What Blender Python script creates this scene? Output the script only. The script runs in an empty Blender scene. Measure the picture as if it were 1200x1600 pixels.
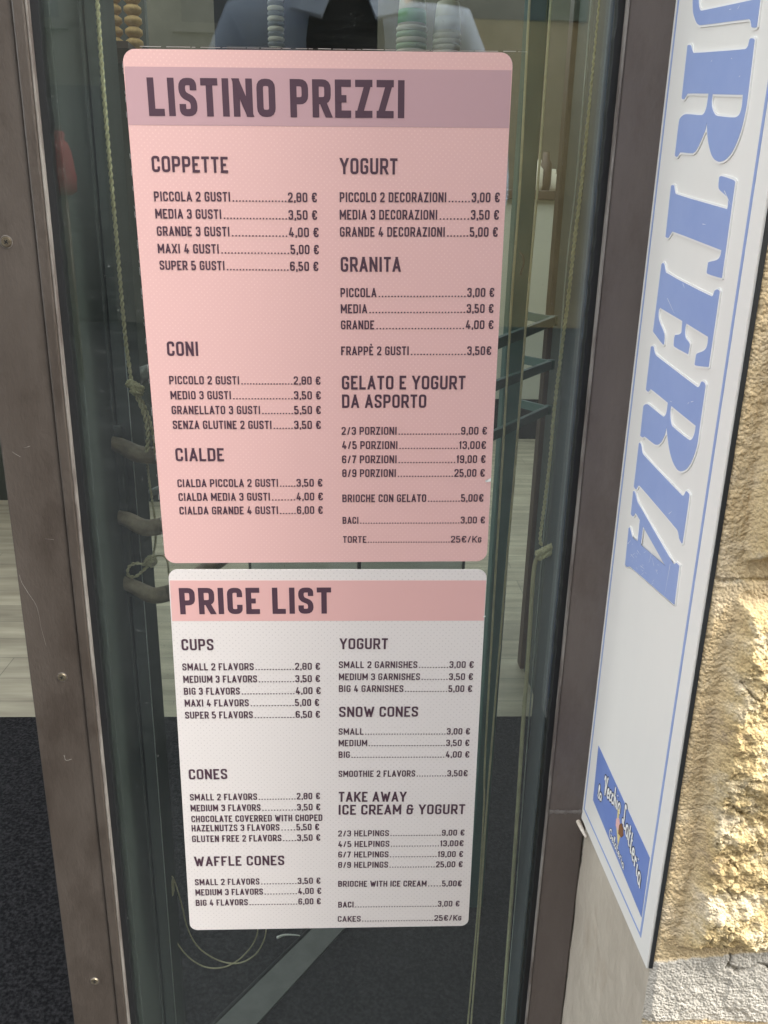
import bpy, bmesh, math, random
import numpy as np
from mathutils import Vector, Matrix
from mathutils.geometry import tessellate_polygon
random.seed(7)
SC = bpy.context.scene
COL = SC.collection
R = math.radians

# ------------------------------------------------------------------ camera
# rows: image right, image down, view direction
CM = [Vector((0.9991249286, -0.0358992062, 0.0214621526)),
      Vector((0.0090180448, -0.3161670648, -0.9486606675)),
      Vector((0.0408417907, 0.9480240683, -0.3155666554))]
CP = Vector((0.0, -0.7146, 1.10))
FPX = 1298.93                      # focal length in pixels of the 1200x1600 photograph
cam_data = bpy.data.cameras.new('camera')
cam = bpy.data.objects.new('camera', cam_data)
COL.objects.link(cam)
mw = Matrix((( CM[0].x, -CM[1].x, -CM[2].x, CP.x),
             ( CM[0].y, -CM[1].y, -CM[2].y, CP.y),
             ( CM[0].z, -CM[1].z, -CM[2].z, CP.z),
             (0, 0, 0, 1)))
cam.matrix_world = mw
cam_data.sensor_fit = 'VERTICAL'
cam_data.sensor_height = 32
cam_data.lens = FPX / 1600 * 32
cam_data.clip_start = 0.01
cam_data.clip_end = 500
SC.camera = cam

# ------------------------------------------------------------------ light
SUN_EL, SUN_AZ = R(50), R(21)      # azimuth: from the facade plane (+x) towards the street
sun_dir = Vector((math.cos(SUN_EL) * math.cos(SUN_AZ), -math.cos(SUN_EL) * math.sin(SUN_AZ), math.sin(SUN_EL)))
world = bpy.data.worlds.new('World')
SC.world = world
world.use_nodes = True
wn = world.node_tree
bg = wn.nodes['Background']
sky = wn.nodes.new('ShaderNodeTexSky')
sky.sky_type = 'NISHITA'
sky.sun_disc = False
sky.sun_elevation = SUN_EL
sky.sun_rotation = math.atan2(sun_dir.x, sun_dir.y)
hs = wn.nodes.new('ShaderNodeHueSaturation')                 # hazy, nearly white summer sky
hs.inputs['Saturation'].default_value = 0.12
wn.links.new(sky.outputs[0], hs.inputs['Color']); wn.links.new(hs.outputs[0], bg.inputs[0])
bg.inputs[1].default_value = 0.15
sun_l = bpy.data.lights.new('sun', 'SUN')
sun_l.energy = 0.85
sun_l.angle = R(26)      # hazy sun
sun_l.color = (1.0, 0.94, 0.84)
sun_o = bpy.data.objects.new('sun', sun_l)
COL.objects.link(sun_o)
sun_o.location = (3, -3, 6)
sun_o.rotation_euler = sun_dir.to_track_quat('Z', 'Y').to_euler()
SC.view_settings.view_transform = 'Standard'
SC.view_settings.look = 'None'
SC.view_settings.gamma = 1
SC.view_settings.use_curve_mapping = False
SC.view_settings.exposure = 2.82
SC.cycles.max_bounces = 12
SC.cycles.transparent_max_bounces = 24
SC.cycles.glossy_bounces = 6

# ------------------------------------------------------------------ pixel rays of the photograph
def ray(x, y):
    return CM[0] * ((x - 600) / FPX) + CM[1] * ((y - 800) / FPX) + CM[2]
def at(x, y, Y=0.0):               # point of the vertical plane y = Y seen at a pixel
    d = ray(x, y); return CP + d * ((Y - CP.y) / d.y)
def flat(x, y, Z=0.0):             # point of the level plane z = Z seen at a pixel
    d = ray(x, y); return CP + d * ((Z - CP.z) / d.z)

# ------------------------------------------------------------------ materials
def mat(name, c, rough=0.6, metal=0.0, c2=None, scale=20.0, detail=6.0, bump=0.0, bscale=None, lo=0.35, hi=0.65, stretch=None, spec=0.5, coat=0.0):
    m = bpy.data.materials.new(name); m.use_nodes = True
    nt = m.node_tree; b = nt.nodes['Principled BSDF']
    b.inputs['Base Color'].default_value = (*c, 1)
    b.inputs['Roughness'].default_value = rough
    b.inputs['Metallic'].default_value = metal
    b.inputs['Specular IOR Level'].default_value = spec
    b.inputs['Coat Weight'].default_value = coat
    tc = nt.nodes.new('ShaderNodeTexCoord')
    src = tc.outputs['Object']
    if stretch:
        mp = nt.nodes.new('ShaderNodeMapping'); mp.inputs['Scale'].default_value = stretch
        nt.links.new(src, mp.inputs[0]); src = mp.outputs[0]
    if c2 is not None:
        n = nt.nodes.new('ShaderNodeTexNoise'); n.inputs['Scale'].default_value = scale; n.inputs['Detail'].default_value = detail
        n.inputs['Roughness'].default_value = 0.65
        nt.links.new(src, n.inputs['Vector'])
        r = nt.nodes.new('ShaderNodeValToRGB')
        r.color_ramp.elements[0].position = lo; r.color_ramp.elements[0].color = (*c, 1)
        r.color_ramp.elements[1].position = hi; r.color_ramp.elements[1].color = (*c2, 1)
        nt.links.new(n.outputs[0], r.inputs[0]); nt.links.new(r.outputs[0], b.inputs['Base Color'])
    if bump:
        n2 = nt.nodes.new('ShaderNodeTexNoise'); n2.inputs['Scale'].default_value = bscale or scale * 4; n2.inputs['Detail'].default_value = 8
        nt.links.new(src, n2.inputs['Vector'])
        bp = nt.nodes.new('ShaderNodeBump'); bp.inputs['Strength'].default_value = bump; bp.inputs['Distance'].default_value = 0.002
        nt.links.new(n2.outputs[0], bp.inputs['Height']); nt.links.new(bp.outputs[0], b.inputs['Normal'])
    return m

def stains(m, amount=0.55, scale=22):
    nt = m.node_tree; b = nt.nodes['Principled BSDF']; src = b.inputs['Base Color'].links[0].from_socket
    tc = nt.nodes.new('ShaderNodeTexCoord'); mp = nt.nodes.new('ShaderNodeMapping'); mp.inputs['Scale'].default_value = (1, 1, 0.45)
    n = nt.nodes.new('ShaderNodeTexNoise'); n.inputs['Scale'].default_value = scale; n.inputs['Detail'].default_value = 10; n.inputs['Roughness'].default_value = 0.72
    nt.links.new(tc.outputs['Object'], mp.inputs[0]); nt.links.new(mp.outputs[0], n.inputs['Vector'])
    r = nt.nodes.new('ShaderNodeValToRGB'); r.color_ramp.elements[0].position = 0.30; r.color_ramp.elements[0].color = (amount, amount * .93, amount * .88, 1)
    r.color_ramp.elements[1].position = 0.50; r.color_ramp.elements[1].color = (1, 1, 1, 1); nt.links.new(n.outputs[0], r.inputs[0])
    e = r.color_ramp.elements.new(0.72); e.color = (1.0, 1.0, 1.0, 1); e2 = r.color_ramp.elements.new(0.82); e2.color = (1.5, 1.48, 1.45, 1)
    mx = nt.nodes.new('ShaderNodeMix'); mx.data_type = 'RGBA'; mx.blend_type = 'MULTIPLY'; mx.inputs[0].default_value = 1
    nt.links.new(src, mx.inputs[6]); nt.links.new(r.outputs[0], mx.inputs[7]); nt.links.new(mx.outputs[2], b.inputs['Base Color'])
    rr_ = nt.nodes.new('ShaderNodeMapRange'); rr_.inputs[3].default_value = 0.36; rr_.inputs[4].default_value = 0.62
    nt.links.new(n.outputs[0], rr_.inputs[0]); nt.links.new(rr_.outputs[0], b.inputs['Roughness'])

def math_node(nt, op, a, b=None):
    n = nt.nodes.new('ShaderNodeMath'); n.operation = op
    for i, v in enumerate((a, b)):
        if v is None: continue
        if isinstance(v, (int, float)): n.inputs[i].default_value = v
        else: nt.links.new(v, n.inputs[i])
    return n.outputs[0]

def dotted(name, base, dot, cell, radius, amount, rough=0.38):
    """printed board: staggered rows of small dots"""
    m = mat(name, base, rough, coat=0.0)
    nt = m.node_tree; b = nt.nodes['Principled BSDF']
    tc = nt.nodes.new('ShaderNodeTexCoord'); sx = nt.nodes.new('ShaderNodeSeparateXYZ')
    nt.links.new(tc.outputs['Object'], sx.inputs[0])
    vz = math_node(nt, 'DIVIDE', sx.outputs[2], cell * 0.5)
    row = math_node(nt, 'FLOOR', vz)
    par = math_node(nt, 'FRACT', math_node(nt, 'MULTIPLY', row, 0.5))      # 0 or .5
    ux = math_node(nt, 'ADD', math_node(nt, 'DIVIDE', sx.outputs[0], cell), par)
    fx = math_node(nt, 'MULTIPLY', math_node(nt, 'SUBTRACT', math_node(nt, 'FRACT', ux), 0.5), cell)
    fz = math_node(nt, 'MULTIPLY', math_node(nt, 'SUBTRACT', math_node(nt, 'FRACT', vz), 0.5), cell * 0.5)
    d = math_node(nt, 'SQRT', math_node(nt, 'ADD', math_node(nt, 'MULTIPLY', fx, fx), math_node(nt, 'MULTIPLY', fz, fz)))
    inside = math_node(nt, 'LESS_THAN', d, radius)
    n = nt.nodes.new('ShaderNodeTexNoise'); n.inputs['Scale'].default_value = 60; n.inputs['Detail'].default_value = 5
    nt.links.new(tc.outputs['Object'], n.inputs['Vector'])
    fac = math_node(nt, 'MULTIPLY', inside, math_node(nt, 'MULTIPLY', n.outputs[0], amount * 2))
    mx = nt.nodes.new('ShaderNodeMix'); mx.data_type = 'RGBA'
    mx.inputs[6].default_value = (*base, 1); mx.inputs[7].default_value = (*dot, 1)
    nt.links.new(fac, mx.inputs[0]); nt.links.new(mx.outputs[2], b.inputs['Base Color'])
    n2 = nt.nodes.new('ShaderNodeTexNoise'); n2.inputs['Scale'].default_value = 14; n2.inputs['Detail'].default_value = 3
    nt.links.new(tc.outputs['Object'], n2.inputs['Vector'])
    bp = nt.nodes.new('ShaderNodeBump'); bp.inputs['Strength'].default_value = 0.15; bp.inputs['Distance'].default_value = 0.002
    nt.links.new(n2.outputs[0], bp.inputs['Height']); nt.links.new(bp.outputs[0], b.inputs['Normal'])
    return m

def glass_mat():
    m = bpy.data.materials.new('door_glass'); m.use_nodes = True
    nt = m.node_tree; nt.nodes.clear()
    out = nt.nodes.new('ShaderNodeOutputMaterial')
    tr = nt.nodes.new('ShaderNodeBsdfTransparent'); tr.inputs[0].default_value = (0.88, 0.92, 0.885, 1)
    gl = nt.nodes.new('ShaderNodeBsdfGlossy'); gl.inputs['Roughness'].default_value = 0.0; gl.inputs[0].default_value = (0.95, 0.97, 1, 1)
    geo = nt.nodes.new('ShaderNodeNewGeometry')
    dt = nt.nodes.new('ShaderNodeVectorMath'); dt.operation = 'DOT_PRODUCT'
    nt.links.new(geo.outputs['Incoming'], dt.inputs[0]); nt.links.new(geo.outputs['Normal'], dt.inputs[1])
    c = math_node(nt, 'ABSOLUTE', dt.outputs['Value'])
    s = math_node(nt, 'POWER', math_node(nt, 'SUBTRACT', 1.0, c), 5.0)
    f = math_node(nt, 'ADD', 0.068, math_node(nt, 'MULTIPLY', s, 0.95))
    mx = nt.nodes.new('ShaderNodeMixShader')
    nt.links.new(f, mx.inputs[0]); nt.links.new(tr.outputs[0], mx.inputs[1]); nt.links.new(gl.outputs[0], mx.inputs[2])
    # dust and wipe marks: a little diffuse veil
    df = nt.nodes.new('ShaderNodeBsdfDiffuse'); df.inputs[0].default_value = (0.6, 0.62, 0.6, 1)
    tc = nt.nodes.new('ShaderNodeTexCoord')
    mp = nt.nodes.new('ShaderNodeMapping'); mp.inputs['Scale'].default_value = (3, 1, 40); mp.inputs['Rotation'].default_value = (0, R(8), 0)
    nt.links.new(tc.outputs['Object'], mp.inputs[0])
    n = nt.nodes.new('ShaderNodeTexNoise'); n.inputs['Scale'].default_value = 6; n.inputs['Detail'].default_value = 7
    nt.links.new(mp.outputs[0], n.inputs['Vector'])
    n2 = nt.nodes.new('ShaderNodeTexNoise'); n2.inputs['Scale'].default_value = 420; n2.inputs['Detail'].default_value = 2
    nt.links.new(tc.outputs['Object'], n2.inputs['Vector'])
    v = math_node(nt, 'MULTIPLY', math_node(nt, 'MAXIMUM', math_node(nt, 'SUBTRACT', n.outputs[0], 0.5), 0.0), 0.045)
    sp = math_node(nt, 'MULTIPLY', math_node(nt, 'GREATER_THAN', n2.outputs[0], 0.725), 0.2)
    v = math_node(nt, 'ADD', math_node(nt, 'ADD', v, sp), 0.002)
    mx2 = nt.nodes.new('ShaderNodeMixShader')
    nt.links.new(v, mx2.inputs[0]); nt.links.new(mx.outputs[0], mx2.inputs[1]); nt.links.new(df.outputs[0], mx2.inputs[2])
    nt.links.new(mx2.outputs[0], out.inputs[0])
    return m

def plank_mat():
    m = mat('plank_floor', (0.42, 0.40, 0.33), 0.5)
    nt = m.node_tree; b = nt.nodes['Principled BSDF']
    tc = nt.nodes.new('ShaderNodeTexCoord')
    br = nt.nodes.new('ShaderNodeTexBrick'); br.inputs['Scale'].default_value = 1.0
    br.inputs['Brick Width'].default_value = 0.9; br.inputs['Row Height'].default_value = 0.11
    br.inputs['Mortar Size'].default_value = 0.0012; br.offset = 0.37
    br.inputs['Color1'].default_value = (0.46, 0.43, 0.33, 1); br.inputs['Color2'].default_value = (0.38, 0.355, 0.275, 1); br.inputs['Mortar'].default_value = (0.22, 0.21, 0.165, 1)
    nt.links.new(tc.outputs['Object'], br.inputs['Vector'])
    mp = nt.nodes.new('ShaderNodeMapping'); mp.inputs['Scale'].default_value = (2.2, 16, 1)
    nt.links.new(tc.outputs['Object'], mp.inputs[0])
    n = nt.nodes.new('ShaderNodeTexNoise'); n.inputs['Scale'].default_value = 1.6; n.inputs['Detail'].default_value = 8
    nt.links.new(mp.outputs[0], n.inputs['Vector'])
    r = nt.nodes.new('ShaderNodeValToRGB')
    r.color_ramp.elements[0].position = 0.3; r.color_ramp.elements[0].color = (0.62, 0.6, 0.56, 1)
    r.color_ramp.elements[1].position = 0.7; r.color_ramp.elements[1].color = (1.1, 1.1, 1.05, 1)
    nt.links.new(n.outputs[0], r.inputs[0])
    mx = nt.nodes.new('ShaderNodeMix'); mx.data_type = 'RGBA'; mx.blend_type = 'MULTIPLY'; mx.inputs[0].default_value = 1
    nt.links.new(br.outputs[0], mx.inputs[6]); nt.links.new(r.outputs[0], mx.inputs[7])
    nt.links.new(mx.outputs[2], b.inputs['Base Color'])
    return m

def stone_mat():
    m = mat('rough_sandstone', (0.5, 0.4, 0.22), 0.9, spec=0.2)
    nt = m.node_tree; b = nt.nodes['Principled BSDF']
    tc = nt.nodes.new('ShaderNodeTexCoord')
    def noise(scale, detail=6, rough=0.6):
        n = nt.nodes.new('ShaderNodeTexNoise'); n.inputs['Scale'].default_value = scale; n.inputs['Detail'].default_value = detail; n.inputs['Roughness'].default_value = rough
        nt.links.new(tc.outputs['Object'], n.inputs['Vector']); return n.outputs[0]
    r = nt.nodes.new('ShaderNodeValToRGB')
    e = r.color_ramp.elements
    e[0].position = 0.34; e[0].color = (0.36, 0.28, 0.175, 1)
    e[1].position = 0.66; e[1].color = (0.66, 0.58, 0.44, 1)
    for p, c in ((0.43, (0.56, 0.42, 0.21, 1)), (0.50, (0.60, 0.47, 0.25, 1)), (0.58, (0.64, 0.54, 0.36, 1))):
        k = e.new(p); k.color = c
    nt.links.new(noise(24, 9, 0.66), r.inputs[0])
    g = nt.nodes.new('ShaderNodeValToRGB')
    g.color_ramp.elements[0].position = 0.34; g.color_ramp.elements[0].color = (0.55, 0.52, 0.5, 1)
    g.color_ramp.elements[1].position = 0.6; g.color_ramp.elements[1].color = (1, 1, 1, 1)
    nt.links.new(noise(420, 4), g.inputs[0])
    mx = nt.nodes.new('ShaderNodeMix'); mx.data_type = 'RGBA'; mx.blend_type = 'MULTIPLY'; mx.inputs[0].default_value = 0.75
    nt.links.new(r.outputs[0], mx.inputs[6]); nt.links.new(g.outputs[0], mx.inputs[7])
    # lime mortar in the joints and a plainer tan on the draughted margins
    at_ = nt.nodes.new('ShaderNodeAttribute'); at_.attribute_name = 'mortar'
    mo = nt.nodes.new('ShaderNodeMix'); mo.data_type = 'RGBA'
    mo.inputs[7].default_value = (0.46, 0.43, 0.375, 1)
    nt.links.new(at_.outputs['Fac'], mo.inputs[0]); nt.links.new(mx.outputs[2], mo.inputs[6])
    am = nt.nodes.new('ShaderNodeAttribute'); am.attribute_name = 'margin'
    mm = nt.nodes.new('ShaderNodeMix'); mm.data_type = 'RGBA'
    mm.inputs[7].default_value = (0.52, 0.41, 0.26, 1)
    nt.links.new(math_node(nt, 'MULTIPLY', am.outputs['Fac'], 0.65), mm.inputs[0]); nt.links.new(mo.outputs[2], mm.inputs[6])
    nt.links.new(mm.outputs[2], b.inputs['Base Color'])
    bp = nt.nodes.new('ShaderNodeBump'); bp.inputs['Strength'].default_value = 1.0; bp.inputs['Distance'].default_value = 0.0012
    vo = nt.nodes.new('ShaderNodeTexVoronoi'); vo.inputs['Scale'].default_value = 430; vo.inputs['Randomness'].default_value = 1
    nt.links.new(tc.outputs['Object'], vo.inputs['Vector'])
    hgt = math_node(nt, 'SUBTRACT', math_node(nt, 'MULTIPLY', noise(300, 3, 0.5), 1.2), math_node(nt, 'MULTIPLY', vo.outputs['Distance'], 0.9))
    nt.links.new(hgt, bp.inputs['Height']); nt.links.new(bp.outputs[0], b.inputs['Normal'])
    return m

INK = mat('plum_ink', (0.085, 0.044, 0.064), 0.45)
PINK = dotted('pink_board', (0.76, 0.475, 0.447), (0.87, 0.61, 0.55), 0.0046, 0.00062, 0.38)
WHITE = dotted('white_board', (0.77, 0.72, 0.69), (0.50, 0.45, 0.44), 0.0058, 0.0006, 0.4)
MAUVE = mat('mauve_band', (0.53, 0.335, 0.355), 0.4)
ROSE = mat('rose_band', (0.76, 0.45, 0.425), 0.4)
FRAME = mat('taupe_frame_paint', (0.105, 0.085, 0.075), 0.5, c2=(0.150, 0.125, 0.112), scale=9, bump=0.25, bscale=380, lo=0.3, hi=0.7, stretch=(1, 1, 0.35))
FRAMEL = mat('shaded_brown_paint', (0.050, 0.038, 0.029), 0.5, c2=(0.082, 0.067, 0.055), scale=14, bump=0.3, bscale=420, lo=0.3, hi=0.7, stretch=(1, 1, 0.4))  # left stile only: its shade is darkened into the brown paint colour
WORN = mat('worn_metal_edge', (0.26, 0.24, 0.215), 0.5, c2=(0.12, 0.10, 0.088), scale=60, lo=0.42, hi=0.6, stretch=(1, 1, 0.25))
RUBBER = mat('black_rubber', (0.012, 0.013, 0.014), 0.55)
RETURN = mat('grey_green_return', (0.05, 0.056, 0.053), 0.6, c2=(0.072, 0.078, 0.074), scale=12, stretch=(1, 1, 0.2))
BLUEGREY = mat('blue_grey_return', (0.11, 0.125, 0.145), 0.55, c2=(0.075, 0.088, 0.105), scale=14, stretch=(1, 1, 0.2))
GLASS = glass_mat()
STEEL = mat('dull_brass_screw', (0.34, 0.29, 0.2), 0.35, 0.8, c2=(0.16, 0.13, 0.09), scale=300)
DARK = mat('dark_recess', (0.01, 0.01, 0.01), 0.7)
SIGNW = mat('white_plastic_sheet', (0.79, 0.78, 0.735), 0.3, c2=(0.74, 0.735, 0.70), scale=7, lo=0.4, hi=0.75, stretch=(1, 1, 0.3))
RIM = mat('white_letter_rim', (0.83, 0.825, 0.80), 0.35)
SIGNB = mat('blue_sign_film', (0.27, 0.355, 0.62), 0.35, c2=(0.30, 0.385, 0.64), scale=25)
LOGOB = mat('blue_logo_film', (0.155, 0.235, 0.54), 0.35, c2=(0.18, 0.265, 0.56), scale=40)
SIGNK = mat('black_backing_board', (0.012, 0.014, 0.016), 0.45)
CAULK = mat('white_caulk', (0.72, 0.66, 0.58), 0.55, c2=(0.55, 0.46, 0.36), scale=90, bump=0.4)
PLASTER = mat('cream_plaster', (0.47, 0.425, 0.35), 0.85, c2=(0.36, 0.32, 0.26), scale=11, bump=0.6, bscale=180, lo=0.35, hi=0.7, stretch=(1, 1, 0.4), spec=0.2)
STONE = stone_mat()
ROPE = mat('faded_hemp', (0.66, 0.60, 0.40), 0.85, c2=(0.46, 0.41, 0.26), scale=400)
CORD = mat('tan_cord', (0.56, 0.50, 0.33), 0.8, c2=(0.44, 0.39, 0.26), scale=80)
GREYLINE = mat('pale_grey_line', (0.42, 0.44, 0.43), 0.5)
POSTM = mat('grey_green_wood', (0.034, 0.041, 0.039), 0.65, c2=(0.050, 0.058, 0.054), scale=8, bump=0.3, bscale=60, stretch=(1, 1, 0.12))
GREEN = mat('dark_green_iron', (0.035, 0.085, 0.075), 0.5, c2=(0.055, 0.115, 0.10), scale=20, stretch=(1, 1, 0.3))
IRON = mat('worn_brown_iron', (0.34, 0.26, 0.18), 0.55, c2=(0.17, 0.13, 0.095), scale=45, bump=0.5, bscale=220)
GREYTUBE = mat('grey_tube_metal', (0.20, 0.21, 0.20), 0.45)
FLOORM = plank_mat()
MATM = mat('dark_fibre_mat', (0.008, 0.008, 0.009), 0.95, c2=(0.040, 0.040, 0.042), scale=170, detail=4, bump=1.0, bscale=260, lo=0.4, hi=0.68, spec=0.15)
STRIPM = mat('aluminium_strip', (0.13, 0.135, 0.128), 0.55, c2=(0.09, 0.095, 0.09), scale=30)
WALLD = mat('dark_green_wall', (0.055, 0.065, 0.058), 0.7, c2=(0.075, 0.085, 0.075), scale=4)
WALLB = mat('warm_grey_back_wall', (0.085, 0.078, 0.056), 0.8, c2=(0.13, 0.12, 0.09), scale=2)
COUNTER = mat('pale_counter_panel', (0.52, 0.54, 0.47), 0.5)
WOODD = mat('dark_brown_wood', (0.05, 0.03, 0.02), 0.5, c2=(0.085, 0.05, 0.032), scale=10, stretch=(1, 1, 0.1))
CUPW = mat('cream_paper_cup', (0.78, 0.75, 0.62), 0.55)
CUPGP = mat('pale_green_print', (0.50, 0.62, 0.42), 0.55)
CUPG = mat('green_print', (0.16, 0.42, 0.14), 0.55)
CONE = mat('wafer', (0.55, 0.38, 0.16), 0.8, c2=(0.42, 0.27, 0.1), scale=120)
PAVE = mat('paving_slabs', (0.022, 0.024, 0.028), 0.8, c2=(0.036, 0.038, 0.042), scale=1.5, bump=0.3, bscale=40)
OCHRE = mat('ochre_render', (0.30, 0.235, 0.12), 0.9, c2=(0.22, 0.17, 0.085), scale=1.2)
GREYR = mat('dark_grey_render', (0.10, 0.10, 0.09), 0.9, c2=(0.13, 0.125, 0.11), scale=1.2)
WINDOWM = mat('dark_window', (0.02, 0.022, 0.025), 0.2)
SHUTTER = mat('green_shutter', (0.05, 0.08, 0.05), 0.6)
DENIM = mat('blue_denim_shirt', (0.46, 0.54, 0.68), 0.85, c2=(0.52, 0.60, 0.74), scale=35, bump=0.4, bscale=500)
DENIM2 = mat('dark_blue_trousers', (0.02, 0.026, 0.045), 0.85)
TEE = mat('black_cotton', (0.012, 0.012, 0.013), 0.9)
SKIN = mat('skin', (0.50, 0.30, 0.21), 0.55)
HAIR = mat('dark_brown_hair', (0.03, 0.02, 0.014), 0.6)
SHOE = mat('dark_leather', (0.03, 0.025, 0.02), 0.5)
PHONEM = mat('black_phone', (0.012, 0.012, 0.014), 0.2)
EYE = mat('eye_white', (0.7, 0.7, 0.68), 0.2)
LIP = mat('lip', (0.40, 0.17, 0.13), 0.5)
REDC = mat('red_parasol_cloth', (0.22, 0.035, 0.04), 0.8)
WPAINT = mat('white_paint', (0.75, 0.75, 0.72), 0.5)
FILM = mat('peeled_film_edge', (0.75, 0.76, 0.72), 0.3)
CREAMT = mat('logo_white', (0.85, 0.85, 0.82), 0.4)
ICECR = mat('chocolate_scoop', (0.22, 0.10, 0.04), 0.5)
CONEY = mat('cone_yellow', (0.70, 0.58, 0.25), 0.5)
OUTL = mat('logo_dark_outline', (0.03, 0.035, 0.07), 0.5)
PINKS = mat('pink_scoop', (0.75, 0.45, 0.42), 0.5)

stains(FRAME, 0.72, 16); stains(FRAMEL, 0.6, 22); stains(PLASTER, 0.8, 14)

# ------------------------------------------------------------------ object helpers
def link(name, me, m=None, parent=None, smooth=False):
    o = bpy.data.objects.new(name, me); COL.objects.link(o)
    if m is not None: me.materials.append(m)
    if parent is not None: o.parent = parent
    if smooth:
        for p in me.polygons: p.use_smooth = True
    return o
def mesh(name, verts, faces, m=None, parent=None, smooth=False):
    me = bpy.data.meshes.new(name); me.from_pydata([tuple(v) for v in verts], [], [tuple(f) for f in faces]); me.update()
    return link(name, me, m, parent, smooth)
def from_bm(name, bm, m=None, parent=None, smooth=False):
    bmesh.ops.recalc_face_normals(bm, faces=bm.faces[:])
    me = bpy.data.meshes.new(name); bm.to_mesh(me); bm.free()
    return link(name, me, m, parent, smooth)
def thing(name, label, cat, group=None, kind=None):
    o = bpy.data.objects.new(name, None); COL.objects.link(o)
    return tag(o, label, cat, group, kind)
def tag(o, label=None, cat=None, group=None, kind=None):
    if label: o['label'] = label
    if cat: o['category'] = cat
    if group: o['group'] = group
    if kind: o['kind'] = kind
    return o
def add_box(bm, a, b, bevel=0.0, seg=2):
    r = bmesh.ops.create_cube(bm, size=1.0)
    vs = r['verts']
    a, b = Vector(a), Vector(b)
    for v in vs:
        v.co = Vector((a[i] if v.co[i] < 0 else b[i]) for i in range(3))
    if bevel:
        es = list({e for v in vs for e in v.link_edges})
        bmesh.ops.bevel(bm, geom=es, offset=bevel, segments=seg, affect='EDGES', profile=0.5)
def box(name, a, b, m, parent=None, bevel=0.0):
    bm = bmesh.new(); add_box(bm, a, b, bevel); return from_bm(name, bm, m, parent)
def smooth_path(pts, n=8):
    """Catmull-Rom"""
    pts = [Vector(p) for p in pts]; P = [pts[0] * 2 - pts[1]] + pts + [pts[-1] * 2 - pts[-2]]
    out = []
    for i in range(1, len(P) - 2):
        for k in range(n):
            t = k / n
            out.append(0.5 * ((2 * P[i]) + (P[i + 1] - P[i - 1]) * t + (2 * P[i - 1] - 5 * P[i] + 4 * P[i + 1] - P[i + 2]) * t * t + (3 * P[i] - P[i - 1] - 3 * P[i + 1] + P[i + 2]) * t ** 3))
    out.append(pts[-1]); return out
def frames(path):
    T = []
    for i in range(len(path)):
        a = path[max(0, i - 1)]; b = path[min(len(path) - 1, i + 1)]; T.append((b - a).normalized())
    n = T[0].orthogonal().normalized(); fr = []
    for t in T:
        n = (n - t * n.dot(t))
        n = n.normalized() if n.length > 1e-6 else t.orthogonal().normalized()
        fr.append((n.copy(), t.cross(n)))
    return fr
def tube_data(path, rad, sides=8, V=None, F=None):
    V = [] if V is None else V; F = [] if F is None else F
    fr = frames(path); base = len(V)
    for i, p in enumerate(path):
        r = rad(i / max(1, len(path) - 1)) if callable(rad) else rad
        for k in range(sides):
            a = 2 * math.pi * k / sides
            V.append(p + fr[i][0] * (r * math.cos(a)) + fr[i][1] * (r * math.sin(a)))
    for i in range(len(path) - 1):
        for k in range(sides):
            a = base + i * sides + k; b = base + i * sides + (k + 1) % sides
            F.append((a, b, b + sides, a + sides))
    F.append(tuple(base + k for k in range(sides))[::-1]); e = base + (len(path) - 1) * sides
    F.append(tuple(e + k for k in range(sides)))
    return V, F
def tube(name, path, rad, m, parent=None, sides=10):
    V, F = tube_data([Vector(p) for p in path], rad, sides); return mesh(name, V, F, m, parent, True)
def resample(path, step):
    path = [Vector(p) for p in path]; out = [path[0].copy()]; acc = 0.0
    for a, b in zip(path, path[1:]):
        L = (b - a).length
        if L < 1e-9: continue
        d = step - acc
        while d <= L:
            out.append(a + (b - a) * (d / L)); d += step
        acc = (acc + L) % step if d > L else 0
        acc = L - (d - step)
    out.append(path[-1]); return out
def rope_data(path, rad, pitch, strands=3, V=None, F=None):
    """laid rope: strands twisted round the path"""
    V = [] if V is None else V; F = [] if F is None else F
    path = resample(path, pitch / 9); fr = frames(path); s = 0
    for k in range(strands):
        line = []
        for i, p in enumerate(path):
            a = 2 * math.pi * (i / 9 + k / strands)
            line.append(p + (fr[i][0] * math.cos(a) + fr[i][1] * math.sin(a)) * rad * 0.58)
        tube_data(line, rad * 0.55, 6, V, F)
    return V, F
def rope(name, path, rad, m, parent=None, pitch=None, strands=3):
    V, F = rope_data(path, rad, pitch or rad * 6.5, min(strands, 2)); return mesh(name, V, F, m, parent, True)
def lathe(name, prof, centre, m, parent=None, seg=28, smooth=True):
    V, F = [], []; c = Vector(centre)
    for r, z in prof:
        for k in range(seg):
            a = 2 * math.pi * k / seg; V.append(c + Vector((r * math.cos(a), r * math.sin(a), z)))
    for i in range(len(prof) - 1):
        for k in range(seg):
            a = i * seg + k; b = i * seg + (k + 1) % seg; F.append((a, b, b + seg, a + seg))
    F.append(tuple(range(seg))[::-1]); F.append(tuple((len(prof) - 1) * seg + k for k in range(seg)))
    return mesh(name, V, F, m, parent, smooth)

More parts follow.
